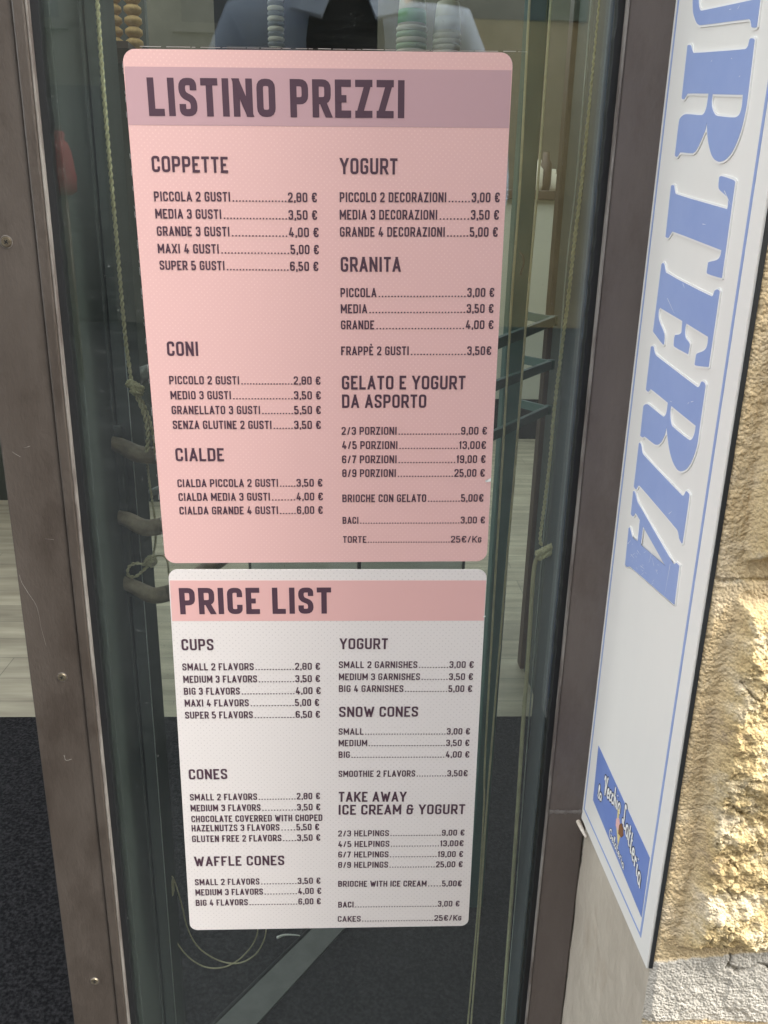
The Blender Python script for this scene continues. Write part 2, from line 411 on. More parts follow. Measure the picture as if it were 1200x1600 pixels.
def poly_solid(V, F, loops, frame, z0, z1):
    """extrude a 2D outline (outer loop first, holes after) lying in frame=(origin,u,v,n) from height z0 to z1"""
    O, u, v, n = frame
    tris = tessellate_polygon([[Vector((p[0], p[1], 0)) for p in L] for L in loops])
    flatp = [p for L in loops for p in L]; N = len(flatp); base = len(V)
    for z in (z0, z1):
        for p in flatp: V.append(O + u * p[0] + v * p[1] + n * z)
    for t in tris:
        a, b, c = (flatp[i] for i in t)
        ccw = (b[0] - a[0]) * (c[1] - a[1]) - (b[1] - a[1]) * (c[0] - a[0]) > 0
        t = tuple(t) if ccw else tuple(t)[::-1]
        F.append(tuple(base + N + i for i in t)); F.append(tuple(base + i for i in t)[::-1])
    k = 0
    for L in loops:
        A = sum(L[i][0] * L[(i + 1) % len(L)][1] - L[(i + 1) % len(L)][0] * L[i][1] for i in range(len(L)))
        for i in range(len(L)):
            a = base + k + i; b = base + k + (i + 1) % len(L)
            q = (a, b, b + N, a + N)
            F.append(q)
        k += len(L)
def fix_normals(o):
    bm = bmesh.new(); bm.from_mesh(o.data); bmesh.ops.recalc_face_normals(bm, faces=bm.faces[:]); bm.to_mesh(o.data); bm.free(); return o
def offset_loop(L, d):
    """grow a closed outline outwards by d (mitre limited)"""
    n = len(L); A = sum(L[i][0] * L[(i + 1) % n][1] - L[(i + 1) % n][0] * L[i][1] for i in range(n)); s = 1 if A > 0 else -1
    out = []
    for i in range(n):
        p0, p1, p2 = (Vector(L[(i + k) % n]).to_2d() for k in (-1, 0, 1))
        a = (p1 - p0).normalized(); b = (p2 - p1).normalized()
        na = Vector((a.y, -a.x)) * s; nb = Vector((b.y, -b.x)) * s
        h = na + nb
        h = na if h.length < 1e-6 else h.normalized()
        c = max(0.55, h.dot(na)); out.append(p1 + h * (d / c))
    def far(q):                                                # drop points that crowd another part of the outline
        for i in range(n):
            a, b = Vector(L[i]), Vector(L[(i + 1) % n]); e = b - a; t = max(0, min(1, (q - a).dot(e) / max(1e-12, e.dot(e))))
            if (a + e * t - q).length < abs(d) * 0.93: return False
        return True
    return [tuple(q) for q in out if far(q)]

# ------------------------------------------------------------------ square condensed stroke lettering
O = 'x'
def G(w, *strokes): return (w, strokes)
# strokes: (round corner flag, points) on the stroke centre lines, 0..1 in both directions
FONT = {
 'A': G(.50, (0, [(0,0),(.5,1)]), (0, [(1,0),(.5,1)]), (0, [(.2,.26),(.8,.26)])),
 'B': G(.47, (1, [(0,1),(.94,1),(.94,.53),(0,.53)]), (1, [(.3,.53),(1,.53),(1,0),(0,0)]), (0, [(0,0),(0,1)])),
 'C': G(.45, (1, [(1,.68),(1,1),(0,1),(0,0),(1,0),(1,.32)])),
 'D': G(.47, (1, [(0,1),(1,1),(1,0),(0,0)]), (0, [(0,0),(0,1)])),
 'E': G(.41, (0, [(0,0),(0,1)]), (0, [(0,1),(1,1)]), (0, [(0,.5),(.86,.5)]), (0, [(0,0),(1,0)])),
 'F': G(.41, (0, [(0,0),(0,1)]), (0, [(0,1),(1,1)]), (0, [(0,.48),(.86,.48)])),
 'G': G(.46, (1, [(1,.72),(1,1),(0,1),(0,0),(1,0),(1,.48),(.5,.48)])),
 'H': G(.47, (0, [(0,0),(0,1)]), (0, [(1,0),(1,1)]), (0, [(0,.5),(1,.5)])),
 'I': G(.17, (0, [(.5,0),(.5,1)])),
 'K': G(.48, (0, [(0,0),(0,1)]), (0, [(.08,.38),(1,1)]), (0, [(.38,.56),(1,0)])),
 'L': G(.40, (0, [(0,0),(0,1)]), (0, [(0,0),(1,0)])),
 'M': G(.60, (0, [(0,0),(0,1)]), (0, [(1,0),(1,1)]), (0, [(.02,1),(.5,.25)]), (0, [(.98,1),(.5,.25)])),
 'N': G(.49, (0, [(0,0),(0,1)]), (0, [(1,0),(1,1)]), (0, [(.04,1),(.96,0)])),
 'O': G(.47, (2, [(0,0),(0,1),(1,1),(1,0)])),
 'P': G(.46, (1, [(0,1),(1,1),(1,.42),(0,.42)]), (0, [(0,0),(0,1)])),
 'R': G(.47, (1, [(0,1),(1,1),(1,.43),(0,.43)]), (0, [(0,0),(0,1)]), (0, [(.55,.43),(1,0)])),
 'S': G(.45, (1, [(1,.72),(1,1),(0,1),(0,.58),(1,.42),(1,0),(0,0),(0,.28)])),
 'T': G(.43, (0, [(0,1),(1,1)]), (0, [(.5,0),(.5,1)])),
 'U': G(.47, (1, [(0,1),(0,0),(1,0),(1,1)])),
 'V': G(.50, (0, [(0,1),(.5,0)]), (0, [(1,1),(.5,0)])),
 'W': G(.70, (0, [(0,1),(.27,0)]), (0, [(.5,.85),(.27,0)]), (0, [(.5,.85),(.73,0)]), (0, [(1,1),(.73,0)])),
 'X': G(.48, (0, [(0,0),(1,1)]), (0, [(0,1),(1,0)])),
 'Y': G(.49, (0, [(0,1),(.5,.42)]), (0, [(1,1),(.5,.42)]), (0, [(.5,0),(.5,.5)])),
 'Z': G(.44, (0, [(0,1),(1,1)]), (0, [(0,0),(1,0)]), (0, [(.9,1),(.1,0)])),
 '0': G(.45, (2, [(0,0),(0,1),(1,1),(1,0)])),
 '1': G(.24, (0, [(.75,0),(.75,1)]), (0, [(-.35,.78),(.6,.95)])),
 '2': G(.44, (1, [(0,.72),(0,1),(1,1),(1,.56),(.06,.12)]), (0, [(.06,.2),(.06,0)]), (0, [(0,0),(1,0)])),
 '3': G(.44, (1, [(0,.74),(0,1),(1,1),(1,.53),(.32,.53)]), (1, [(.5,.53),(1,.53),(1,0),(0,0),(0,.26)])),
 '4': G(.47, (0, [(.45,1),(.02,.24)]), (0, [(0,.22),(1,.22)]), (0, [(.72,.55),(.72,0)])),
 '5': G(.44, (0, [(0,1),(.95,1)]), (0, [(0,1),(0,.5)]), (1, [(0,.56),(1,.56),(1,0),(0,0),(0,.24)])),
 '6': G(.45, (1, [(1,.76),(1,1),(0,1),(0,0),(1,0),(1,.55),(0,.55)])),
 '7': G(.43, (0, [(0,1),(1,1)]), (0, [(.92,1),(.3,0)])),
 '8': G(.46, (2, [(0,0),(0,1),(1,1),(1,0)]), (0, [(0,.53),(1,.53)])),
 '9': G(.45, (1, [(0,.24),(0,0),(1,0),(1,1),(0,1),(0,.45),(1,.45)])),
 '/': G(.40, (0, [(.1,-.08),(.9,1.06)])),
 ',': G(.17, (0, [(.6,.14),(.2,-.2)])),
 '.': G(.17, (0, [(.5,-.09),(.5,.09)])),
 '&': G(.50, (1, [(.85,.76),(.85,1),(.1,1),(.1,.55),(1,.55)]), (1, [(.4,.55),(0,.55),(0,0),(.85,0),(.85,.55)])),
 '\u20ac': G(.50, (1, [(1,.72),(1,1),(.2,1),(.2,0),(1,0),(1,.28)]), (0, [(-.12,.62),(.75,.62)]), (0, [(-.12,.38),(.75,.38)])),
}
FONT['\u00c8'] = G(.41, *FONT['E'][1], (0, [(.25,1.45),(.65,1.22)]))
FONT['g'] = FONT['G']

def round_pts(pts, closed, r):
    n = len(pts); out = []
    for i, p in enumerate(pts):
        if not closed and i in (0, n - 1): out.append(p); continue
        a, b = pts[(i - 1) % n], pts[(i + 1) % n]
        la, lb = (a - p).length, (b - p).length
        k = min(r, la * 0.48, lb * 0.48)
        A = p + (a - p).normalized() * k; B = p + (b - p).normalized() * k
        for t in (0, .25, .5, .75, 1):
            out.append(A * (1 - t) ** 2 + p * (2 * t * (1 - t)) + B * t * t)
    return out

def stroke_quads(pts, t, closed, ybounds, xbounds):
    """left/right outline of a stroked polyline with mitred joints"""
    n = len(pts); Lf, Rt = [], []
    for i in range(n):
        p = pts[i]
        if closed or 0 < i < n - 1:
            d0 = (p - pts[i - 1]).normalized(); d1 = (pts[(i + 1) % n] - p).normalized()
            n0 = Vector((-d0.y, d0.x)); n1 = Vector((-d1.y, d1.x)); m = (n0 + n1)
            m = n0 if m.length < 1e-5 else m.normalized()
            k = t / 2 / max(0.45, m.dot(n0)); Lf.append(p + m * k); Rt.append(p - m * k)
        else:
            d = (pts[1] - p) if i == 0 else (p - pts[i - 1]); d = d.normalized(); nn = Vector((-d.y, d.x))
            out_d = -d if i == 0 else d
            for lst, s in ((Lf, 1), (Rt, -1)):
                q = p + nn * (s * t / 2)
                if abs(p.y - ybounds[0]) < 1e-4 and abs(d.y) > .3: q = q + d * ((ybounds[0] - t / 2 - q.y) / d.y)
                elif abs(p.y - ybounds[1]) < 1e-4 and abs(d.y) > .3: q = q + d * ((ybounds[1] + t / 2 - q.y) / d.y)
                elif abs(d.x) > .9 and (abs(p.x - xbounds[0]) < 1e-4 or abs(p.x - xbounds[1]) < 1e-4): q = q + out_d * (t / 2)
                lst.append(q)
    return Lf, Rt

TXT = 0.00006
class Lettering:
    def __init__(self): self.V, self.F = [], []
    def strip(self, Lf, Rt, closed, mapf, z):
        b = len(self.V); n = len(Lf)
        for p, q in zip(Lf, Rt): self.V.append(mapf(p.x, p.y, z)); self.V.append(mapf(q.x, q.y, z))
        for i in range(n if closed else n - 1):
            a = b + 2 * i; c = b + 2 * ((i + 1) % n); self.F.append((a, a + 1, c + 1, c))
    def run(self, text, p0, p1, cap, weight=0.175, up=Vector((0, 0, 1)), n=Vector((0, -1, 0)), z0=0.00025, gap=0.105):
        """text from baseline point p0 to p1 (its right end), capital height cap"""
        p0, p1 = Vector(p0), Vector(p1); ux = (p1 - p0); L = ux.length; ux = ux / L
        up = (up - ux * up.dot(ux)).normalized()
        adv = []
        x = 0.0
        for ch in text:
            if ch == ' ': x += 0.27; continue
            w = FONT[ch][0] * (0.8 if ch == 'g' else 1)
            adv.append((ch, x, w)); x += w + (gap * 0.6 if ch in ',.' else gap)
        tot = max(a[1] + a[2] for a in adv)
        sx = L / (tot * cap)
        for ch, x0, w in adv:
            sc = 0.8 if ch == 'g' else 1.0
            lo = Vector((x0 + weight / 2 / max(sx, .6), weight / 2)); hi = Vector((x0 + w - weight / 2 / max(sx, .6), sc - weight / 2))
            if hi.x <= lo.x: mid = x0 + w / 2; lo.x = mid - .0001; hi.x = mid + .0001
            conv = lambda q: Vector(((lo.x + (hi.x - lo.x) * q[0]) * sx, lo.y + (hi.y - lo.y) * q[1]))
            for k, (flag, pts) in enumerate(FONT[ch][1]):
                P = [conv(q) for q in pts]; closed = flag == 2
                yb = (lo.y, hi.y); xb = (lo.x * sx, hi.x * sx)
                if flag: P = round_pts(P, closed, 0.15)
                Lf, Rt = stroke_quads(P, weight, closed, yb, xb)
                zz = z0 + TXT * k
                self.strip(Lf, Rt, closed, lambda X, Y, Z: p0 + ux * (X * cap) + up * (Y * cap) + n * Z, zz)
        return sx
    def dots(self, p0, p1, cap, n=Vector((0, -1, 0)), z0=0.00025, pitch=0.36, size=0.155):
        p0, p1 = Vector(p0), Vector(p1); L = (p1 - p0).length
        k = max(1, int(round(L / (cap * pitch)))); ux = (p1 - p0) / L; s = cap * size; up = Vector((0, 0, 1))
        for i in range(k):
            c = p0 + ux * (L * (i + 0.5) / k); b = len(self.V)
            for a, d in ((0, 0), (1, 0), (1, 1), (0, 1)):
                self.V.append(c + ux * ((a - .5) * s) + up * (d * s) + n * z0)
            self.F.append((b, b + 1, b + 2, b + 3))
    def build(self, name, m, parent): return mesh(name, self.V, self.F, m, parent)

# ------------------------------------------------------------------ posters
def rounded_quad(tl, tr, br, bl, r, seg=6):
    c = [Vector(p) for p in (tl, tr, br, bl)]; out = []
    for i in range(4):
        p = c[i]; a, b = c[i - 1], c[(i + 1) % 4]
        A = p + (a - p).normalized() * r; B = p + (b - p).normalized() * r
        for k in range(seg + 1):
            t = k / seg; out.append(A * (1 - t) ** 2 + p * (2 * t * (1 - t)) + B * t * t) if False else out.append(None)
        # true arc
        cen = A + B - p
        a0 = (A - cen); b0 = (B - cen)
        for k in range(seg + 1):
            t = k / seg; out[-(seg + 1) + k] = cen + (a0 * math.cos(t * math.pi / 2) + b0 * math.sin(t * math.pi / 2))
    return out
def plate(name, loop, y0, y1, m, parent=None):
    n = len(loop); V = [(p.x, y0, p.z) for p in loop] + [(p.x, y1, p.z) for p in loop]
    F = [tuple(range(n)), tuple(range(n, 2 * n))[::-1]] + [(i, (i + 1) % n, n + (i + 1) % n, n + i) for i in range(n)]
    return fix_normals(mesh(name, V, F, m, parent))

def poster(name, label, corners, board, band, bandm, title, sections, radius=0.0095):
    root = thing(name, label, 'price poster')
    tl, tr, br, bl = (at(*c) for c in corners)
    plate('board', rounded_quad(tl, tr, br, bl, radius), 0.0, 0.0009, board, root)
    plate('header_band', [at(*c) for c in band], -0.00012, 0.0, bandm, root)
    L = Lettering(); (t, x0, y0, x1, y1, c) = title
    L.run(t, at(x0, y0), at(x1, y1), (at(x0, y0 - c) - at(x0, y0)).z, 0.19); L.build('title_lettering', INK, root)
    for heads, rows in sections:
        if heads:
            L = Lettering()
            for (t, x0, y0, x1, y1, c) in heads:
                L.run(t, at(x0, y0), at(x1, y1), (at(x0, y0 - c) - at(x0, y0)).z, 0.165)
            L.build('heading_lettering', INK, root)
        L = Lettering()
        for (t, x0, y0, x1, pr, px0, py, px1, c) in rows:
            ppx = at(px0, py) if pr else at(x1, py)
            base = at(x0, y0); end = at(px1, py)
            k = lambda x: base + (end - base) * ((x - x0) / (px1 - x0))
            cap = (at(x0, y0 - c) - base).z
            L.run(t, base, k(x1), cap, 0.165)
            if pr:
                L.run(pr, k(px0), end, cap, 0.165)
                a, b = x1 + c * .14, px0 - c * .08
                if b - a > c * .5: L.dots(k(a), k(b), cap)
        L.build('price_lettering', INK, root)
    return root

E_ = '\u20ac'
it_sections = [
 ([('COPPETTE', 238.1, 268.6, 356.9, 270.2, 25.3)], [
  ('PICCOLA 2 GUSTI', 241.4, 314.2, 359.7, '2,80 ' + E_, 449.9, 316.1, 495.3, 15.2),
  ('MEDIA 3 GUSTI', 243.4, 341.2, 345.9, '3,50 ' + E_, 450.7, 343.6, 495.5, 15.1),
  ('GRANDE 3 GUSTI', 245.8, 368.4, 358.6, '4,00 ' + E_, 451.3, 370.6, 498, 15),
  ('MAXI 4 GUSTI', 247.2, 395.6, 342.1, '5,00 ' + E_, 454, 397.3, 498.3, 14.8),
  ('SUPER 5 GUSTI', 250, 421.5, 350.9, '6,50 ' + E_, 453.2, 423.4, 497.5, 14.6)]),
 ([('YOGURT', 531.5, 272.1, 620.9, 272.7, 25.4)], [
  ('PICCOLO 2 DECORAZIONI', 530.9, 315.9, 696.9, '3,00 ' + E_, 736.4, 316.2, 780.5, 15.6),
  ('MEDIA 3 DECORAZIONI', 530.9, 343.1, 682.8, '3,50 ' + E_, 735.2, 343.4, 779.2, 15.4),
  ('GRANDE 4 DECORAZIONI', 531.2, 369.8, 694.7, '5,00 ' + E_, 733.6, 370, 777.4, 15.2)]),
 ([('GRANITA', 532.5, 424.6, 626.1, 424.6, 23.3)], [
  ('PICCOLA', 532.1, 464.4, 587.9, '3,00 ' + E_, 729.6, 464, 771.9, 14.4),
  ('MEDIA', 532.5, 489.5, 573.5, '3,50 ' + E_, 728.7, 489, 770.7, 14.2),
  ('GRANDE', 532.8, 514.6, 584.5, '4,00 ' + E_, 727.2, 514.2, 770.7, 14),
  ('FRAPP\u00c8 2 GUSTI', 533.1, 555, 638.4, '3,50' + E_, 729.6, 554.7, 767.3, 13.8)]),
 ([('CONI', 261.8, 555.8, 310.5, 556.2, 22.5)], [
  ('PICCOLO 2 GUSTI', 265, 600.3, 373.8, '2,80 ' + E_, 458.8, 601, 500.8, 13),
  ('MEDIO 3 GUSTI', 267, 623.8, 361, '3,50 ' + E_, 459.3, 624, 501.3, 13),
  ('GRANELLATO 3 GUSTI', 268.8, 647, 406.5, '5,50 ' + E_, 459.8, 647, 501.3, 13),
  ('SENZA GLUTINE 2 GUSTI', 270.5, 670, 424.3, '3,50 ' + E_, 459.5, 670.2, 501.3, 13)]),
 ([('CIALDE', 275, 720.5, 350.5, 720.5, 20.5)], [
  ('CIALDA PICCOLA 2 GUSTI', 277.8, 761, 434.5, '3,50 ' + E_, 463.3, 760.2, 503.8, 12.3),
  ('CIALDA MEDIA 3 GUSTI', 279.5, 782.5, 421.8, '4,00 ' + E_, 463.3, 781.7, 504.5, 12.3),
  ('CIALDA GRANDE 4 GUSTI', 281, 803.8, 434.5, '6,00 ' + E_, 464, 802.8, 504.3, 12.2)]),
 ([('GELATO E YOGURT', 534.3, 608.5, 726.8, 608.3, 21.5), ('DA ASPORTO', 534.5, 637.3, 665.8, 637.2, 21)], [
  ('2/3 PORZIONI', 533.8, 679.3, 619.5, '9,00 ' + E_, 720, 679, 760.5, 12.3),
  ('4/5 PORZIONI', 534.5, 701.5, 620.8, '13,00' + E_, 717, 701.4, 759, 12.3),
  ('6/7 PORZIONI', 534.5, 723.8, 619.5, '19,00 ' + E_, 713, 723.3, 758.3, 12.3),
  ('8/9 PORZIONI', 534.8, 745.3, 618.3, '25,00 ' + E_, 709.5, 744.8, 757, 12.2),
  ('BRIOCHE CON GELATO', 535, 784.5, 665.5, '5,00' + E_, 720, 783.8, 755, 12),
  ('BACI', 535.3, 818.3, 560, '3,00 ' + E_, 719.3, 817.7, 757.3, 10.8),
  ('TORTE', 535.8, 848, 572.3, '25' + E_ + '/Kg', 704, 847.5, 752, 10.4)]),
]
itp = poster('italian_price_poster', 'pink price poster headed LISTINO PREZZI stuck on the glass door', [(190.4, 76.1), (802, 82), (760.4, 876.8), (258.3, 880)],
       PINK, [(194.6, 103.8), (799.4, 109.8), (795, 200.1), (200.2, 195.1)], MAUVE,
       ('LISTINO PREZZI', 233.5, 181.1, 631.7, 184.8, 60), it_sections)
en_sections = [
 ([('CUPS', 284.3, 1016, 334.1, 1015.8, 17.7)], [
  ('SMALL 2 FLAVORS', 285.4, 1047.4, 396.4, '2,80 ' + E_, 461, 1046.3, 500, 11),
  ('MEDIUM 3 FLAVORS', 286.9, 1066.6, 401.6, '3,50 ' + E_, 461.4, 1065.5, 500, 11),
  ('BIG 3 FLAVORS', 288, 1085.4, 374.7, '4,00 ' + E_, 462, 1084.3, 501, 11),
  ('MAXI 4 FLAVORS', 289, 1103.9, 388.7, '5,00 ' + E_, 461, 1102.8, 498.6, 11),
  ('SUPER 5 FLAVORS', 289.8, 1122.7, 395, '6,50 ' + E_, 462, 1121.2, 500, 10.9)]),
 ([('CONES', 295.7, 1217.8, 355.5, 1217, 16)], [
  ('SMALL 2 FLAVORS', 297.2, 1250.7, 401.6, '2,80 ' + E_, 463.6, 1248.5, 500, 10.3),
  ('MEDIUM 3 FLAVORS', 298.3, 1267.6, 407, '3,50 ' + E_, 464, 1265.8, 500.5, 10.3),
  ('CHOCOLATE COVERRED WITH CHOPED', 299.4, 1284.6, 503.8, '', 0, 1282.4, 503.8, 10.2),
  ('HAZELNUTZS 3 FLAVORS', 299.8, 1299, 436.6, '5,50 ' + E_, 463.2, 1296.8, 498.6, 10.2),
  ('GLUTEN FREE 2 FLAVORS', 300.5, 1315.6, 439.6, '3,50 ' + E_, 464.3, 1313.4, 500.5, 10.2)]),
 ([('WAFFLE CONES', 304.2, 1353.2, 444.4, 1351.4, 15)], [
  ('SMALL 2 FLAVORS', 305, 1383.1, 405.3, '3,50 ' + E_, 465, 1380.5, 500.8, 9.7),
  ('MEDIUM 3 FLAVORS', 305.7, 1399, 410.8, '4,00 ' + E_, 465.8, 1396.4, 502, 9.7),
  ('BIG 4 FLAVORS', 306.4, 1415.2, 387.2, '6,00 ' + E_, 466.2, 1412.6, 501.2, 9.6)]),
 ([('YOGURT', 531, 1014.2, 605.9, 1014, 17)], [
  ('SMALL 2 GARNISHES', 529.5, 1043.7, 651.6, '3,00 ' + E_, 701.8, 1043.4, 739.8, 10.5),
  ('MEDIUM 3 GARNISHES', 529.5, 1062.6, 655.7, '3,50 ' + E_, 701, 1062.2, 738.7, 10.5),
  ('BIG 4 GARNISHES', 529.5, 1081, 629.8, '5,00 ' + E_, 700.3, 1081, 737.2, 10.5)]),
 ([('SNOW CONES', 529.9, 1120, 653, 1119.6, 16)], [
  ('SMALL', 529.1, 1147.8, 567.9, '3,00 ' + E_, 697.7, 1147.4, 733.9, 10),
  ('MEDIUM', 529.1, 1165.8, 573.4, '3,50 ' + E_, 696.6, 1165.4, 733, 10),
  ('BIG', 529.1, 1183.9, 546.5, '4,00 ' + E_, 695.9, 1183.5, 733, 10),
  ('SMOOTHIE 2 FLAVORS', 529.1, 1213.8, 648.3, '3,50' + E_, 698.5, 1212.7, 730.2, 9.8)]),
 ([('TAKE AWAY', 529.1, 1252.5, 634.6, 1252.2, 15.5), ('ICE CREAM & YOGURT', 528.8, 1272.8, 726.1, 1271.7, 15.5)], [
  ('2/3 HELPINGS', 528.4, 1306.7, 607.3, '9,00 ' + E_, 690, 1305.2, 725.4, 9.3),
  ('4/5 HELPINGS', 528.4, 1323.3, 608, '13,00' + E_, 687.4, 1321.9, 723.9, 9.3),
  ('6/7 HELPINGS', 528.4, 1339.6, 606.6, '19,00 ' + E_, 683.7, 1338.8, 723.2, 9.3),
  ('8/9 HELPINGS', 528.4, 1355.8, 605.9, '25,00 ' + E_, 680.7, 1354.7, 722.4, 9.3),
  ('BRIOCHE WITH ICE CREAM', 528.4, 1385.3, 666, '5,00' + E_, 690.3, 1384.6, 721, 9.2),
  ('BACI', 528.4, 1417.8, 552.4, '3,00 ' + E_, 683.7, 1416, 717.6, 9),
  ('CAKES', 527.7, 1440, 563.4, '25' + E_ + '/Kg', 678.2, 1438, 720.6, 8.8)]),
]
enp = poster('english_price_poster', 'off-white price poster headed PRICE LIST below the pink one', [(262.6, 890), (760.9, 890), (731.6, 1446.5), (297, 1453.3)],
       WHITE, [(265.2, 906.9), (759.6, 906.9), (756.0, 969.6), (269.1, 970.3)], ROSE,
       ('PRICE LIST', 282.1, 959.6, 517.7, 958.5, 41), en_sections, radius=0.0085)

def nick(px, py, w, root):
    a, b, c, d = at(px + 1, py - w * .4, -.0004), at(px - w, py + w * .1, -.0008), at(px - w * .9, py + w * .45, -.0003), at(px + 1, py + w * .3, -.0012)
    mesh('torn_edge', [a, b, c, d], [(0, 1, 2, 3)], FILM, root)
nick(766.0, 750, 8, itp); nick(757.6, 963, 3, enp)

# ------------------------------------------------------------------ glass door
FY = -0.008
door = thing('glass_door', 'glazed shop door with taupe metal stiles carrying the two price posters', 'door')
def stile(x0, x1, y0, y1):
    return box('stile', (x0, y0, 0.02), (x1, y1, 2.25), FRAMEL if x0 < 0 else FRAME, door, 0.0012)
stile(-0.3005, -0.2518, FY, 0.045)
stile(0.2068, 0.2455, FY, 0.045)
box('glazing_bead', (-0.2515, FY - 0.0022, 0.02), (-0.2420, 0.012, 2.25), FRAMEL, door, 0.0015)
box('worn_edge', (-0.2418, FY - 0.0012, 0.02), (-0.2403, 0.010, 2.25), WORN, door, 0.0004)
box('worn_edge', (0.2050, FY - 0.0008, 0.02), (0.2066, 0.010, 2.25), WORN, door, 0.0004)
def gasket(x0, x1):
    """rubber strip with a slightly ragged inner edge"""
    V, F = [], []; n = 260
    for i in range(n + 1):
        z = 0.02 + 2.23 * i / n; w = 0.0003 * math.sin(i * 2.1) + random.uniform(-.0003, .0003)
        a, b = (x0, x1 + w) if x0 < 0 else (x0 + w, x1)
        V += [(a, -0.003, z), (b, -0.0026, z), (b, 0.008, z), (a, 0.008, z)]
    for i in range(n):
        for k in range(4):
            p = i * 4 + k; q = i * 4 + (k + 1) % 4; F.append((p, q, q + 4, p + 4))
    F += [(0, 1, 2, 3), (n * 4, n * 4 + 3, n * 4 + 2, n * 4 + 1)]
    return fix_normals(mesh('gasket', V, F, RUBBER, door))
gasket(-0.2402, -0.2345)
gasket(0.1995, 0.2049)
box('pane', (-0.2400, 0.0012, 0.03), (0.2040, 0.0072, 2.24), GLASS, door)
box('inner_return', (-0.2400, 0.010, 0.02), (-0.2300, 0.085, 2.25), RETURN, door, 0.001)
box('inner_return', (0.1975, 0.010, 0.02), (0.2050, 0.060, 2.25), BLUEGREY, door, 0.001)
box('bottom_rail', (-0.3005, FY, 0.005), (0.2455, 0.045, 0.0195), FRAME, door)
box('top_rail', (-0.3005, FY, 2.2505), (0.2455, 0.045, 2.33), FRAME, door)
def screw(px, py):
    c = at(px, py, FY)
    bm = bmesh.new()
    ang = random.uniform(0, 1.5)
    bmesh.ops.create_cone(bm, cap_ends=True, segments=24, radius1=0.0043, radius2=0.0036, depth=0.0012, matrix=Matrix.Translation(c + Vector((0, -0.0004, 0))) @ Matrix.Rotation(R(90), 4, 'X'))
    o = from_bm('screw', bm, STEEL, door, False)
    bm = bmesh.new()
    for k in (0, 1):
        M = Matrix.Translation(c + Vector((0, -0.0010 - 0.00003 * k, 0))) @ Matrix.Rotation(ang + k * R(90), 4, 'Y')
        r = bmesh.ops.create_cube(bm, size=1.0, matrix=M @ Matrix.Diagonal((0.0036, 0.0004, 0.0009, 1)))
    r = from_bm('cross_slot', bm, DARK, o)
    V, F = tube_data([c + Vector((0.0047 * math.cos(a), -0.0001, 0.0047 * math.sin(a))) for a in [2 * math.pi * i / 24 for i in range(25)]], 0.0003, 5)
    mesh('countersink_rim', V, F, WORN, o, True)
screw(10, 378); screw(97, 1058); screw(148, 1533)
# joint in the right-hand stile, smeared with old filler
V, F = [], []; zs = at(870, 1268, FY).z
for i in range(25):
    x = 0.2072 + (0.2440 - 0.2072) * i / 24; h = 0.0022 + random.uniform(-.0009, .0012)
    V += [(x, FY - 0.0006, zs - h + random.uniform(-.0006, .0006)), (x, FY - 0.0011, zs), (x, FY - 0.0006, zs + h)]
for i in range(24):
    for k in (0, 1): F.append((i * 3 + k, i * 3 + k + 1, i * 3 + k + 4, i * 3 + k + 3))
mesh('filler_joint', V, F, CAULK if False else mat('grey_filler', (0.22, 0.20, 0.185), 0.8, c2=(0.14, 0.12, 0.11), scale=150), door, True)

for pts in ([(30, 898), (34, 910), (43, 925), (56, 945), (61, 962), (64, 980), (69, 998), (72, 1010)], [(19, 706), (25, 710), (32, 714)], [(37, 700), (47, 697)], [(70, 842), (84, 843)], [(100, 1180), (103, 1188), (112, 1186)]):
    tube('paint_scratch', smooth_path([at(x, y, FY - .0001) for x, y in pts], 4) if len(pts) > 2 else [at(x, y, FY - .0001) for x, y in pts], .00016, WORN, door, 5)
# film edge left on the glass above the pink poster
V, F = [], []
x = 218
while x < 822:
    w = random.uniform(4, 40); g = random.choice((1, 2, 3, 8)); y = 74.5 + (x - 218) * 0.0135 - 2
    a = at(x, y); b = at(min(824, x + w), y + w * .0135); k = len(V); h = random.uniform(.00012, .0004)
    V += [(a.x, 0.0009, a.z), (b.x, 0.0009, b.z), (b.x, 0.0007, b.z + h), (a.x, 0.0007, a.z + h)]; F.append((k, k + 1, k + 2, k + 3)); x += w + g
for i in range(40):
    y = random.uniform(90, 860); a = at(192.2 + .0837 * (y - 97.5) - random.uniform(1.2, 2.2), y); b = at(192.2 + .0837 * (y + 8 - 97.5) - 1.6, y + random.uniform(3, 12)); k = len(V)
    V += [(a.x, 0.0009, a.z), (b.x, 0.0009, b.z), (b.x + .0002, 0.0007, b.z), (a.x + .0002, 0.0007, a.z)]; F.append((k, k + 1, k + 2, k + 3))
mesh('film_residue', V, F, FILM, door)

# ------------------------------------------------------------------ reveal sign
sa = at(905, 1270, 0.0); sb = flat(1010, 1513, sa.z)
SO = Vector((sa.x, 0, sa.z))                                   # inner bottom corner
SU = Vector((sb.x - sa.x, sb.y - sa.y, 0)); SW = SU.length; SU.normalize()
SV = Vector((0, 0, 1)); SN = SU.cross(SV); SN = -SN if SN.x > 0 else SN    # normal towards the opening
def sg(px, py, h=0.0):                                         # pixel -> sign plane coordinates, h above the sheet
    d = ray(px, py); t = (SO + SN * h - CP).dot(SN) / d.dot(SN); q = CP + d * t - SO; return (q.dot(SU), q.z)
SF = (SO, SU, SV, SN)
def solid(name, loops, z0, z1, m, parent):
    V, F = [], []; poly_solid(V, F, loops, SF, z0, z1); return fix_normals(mesh(name, V, F, m, parent))
sign = thing('reveal_sign', 'tall white sign with blue serif letters ending RTERIA fixed to the door jamb', 'sign')
STOP = 1.75
solid('face_sheet', [[(0, 0), (SW, 0), (SW, STOP), (0, STOP)]], -0.0016, 0.0, SIGNW, sign)
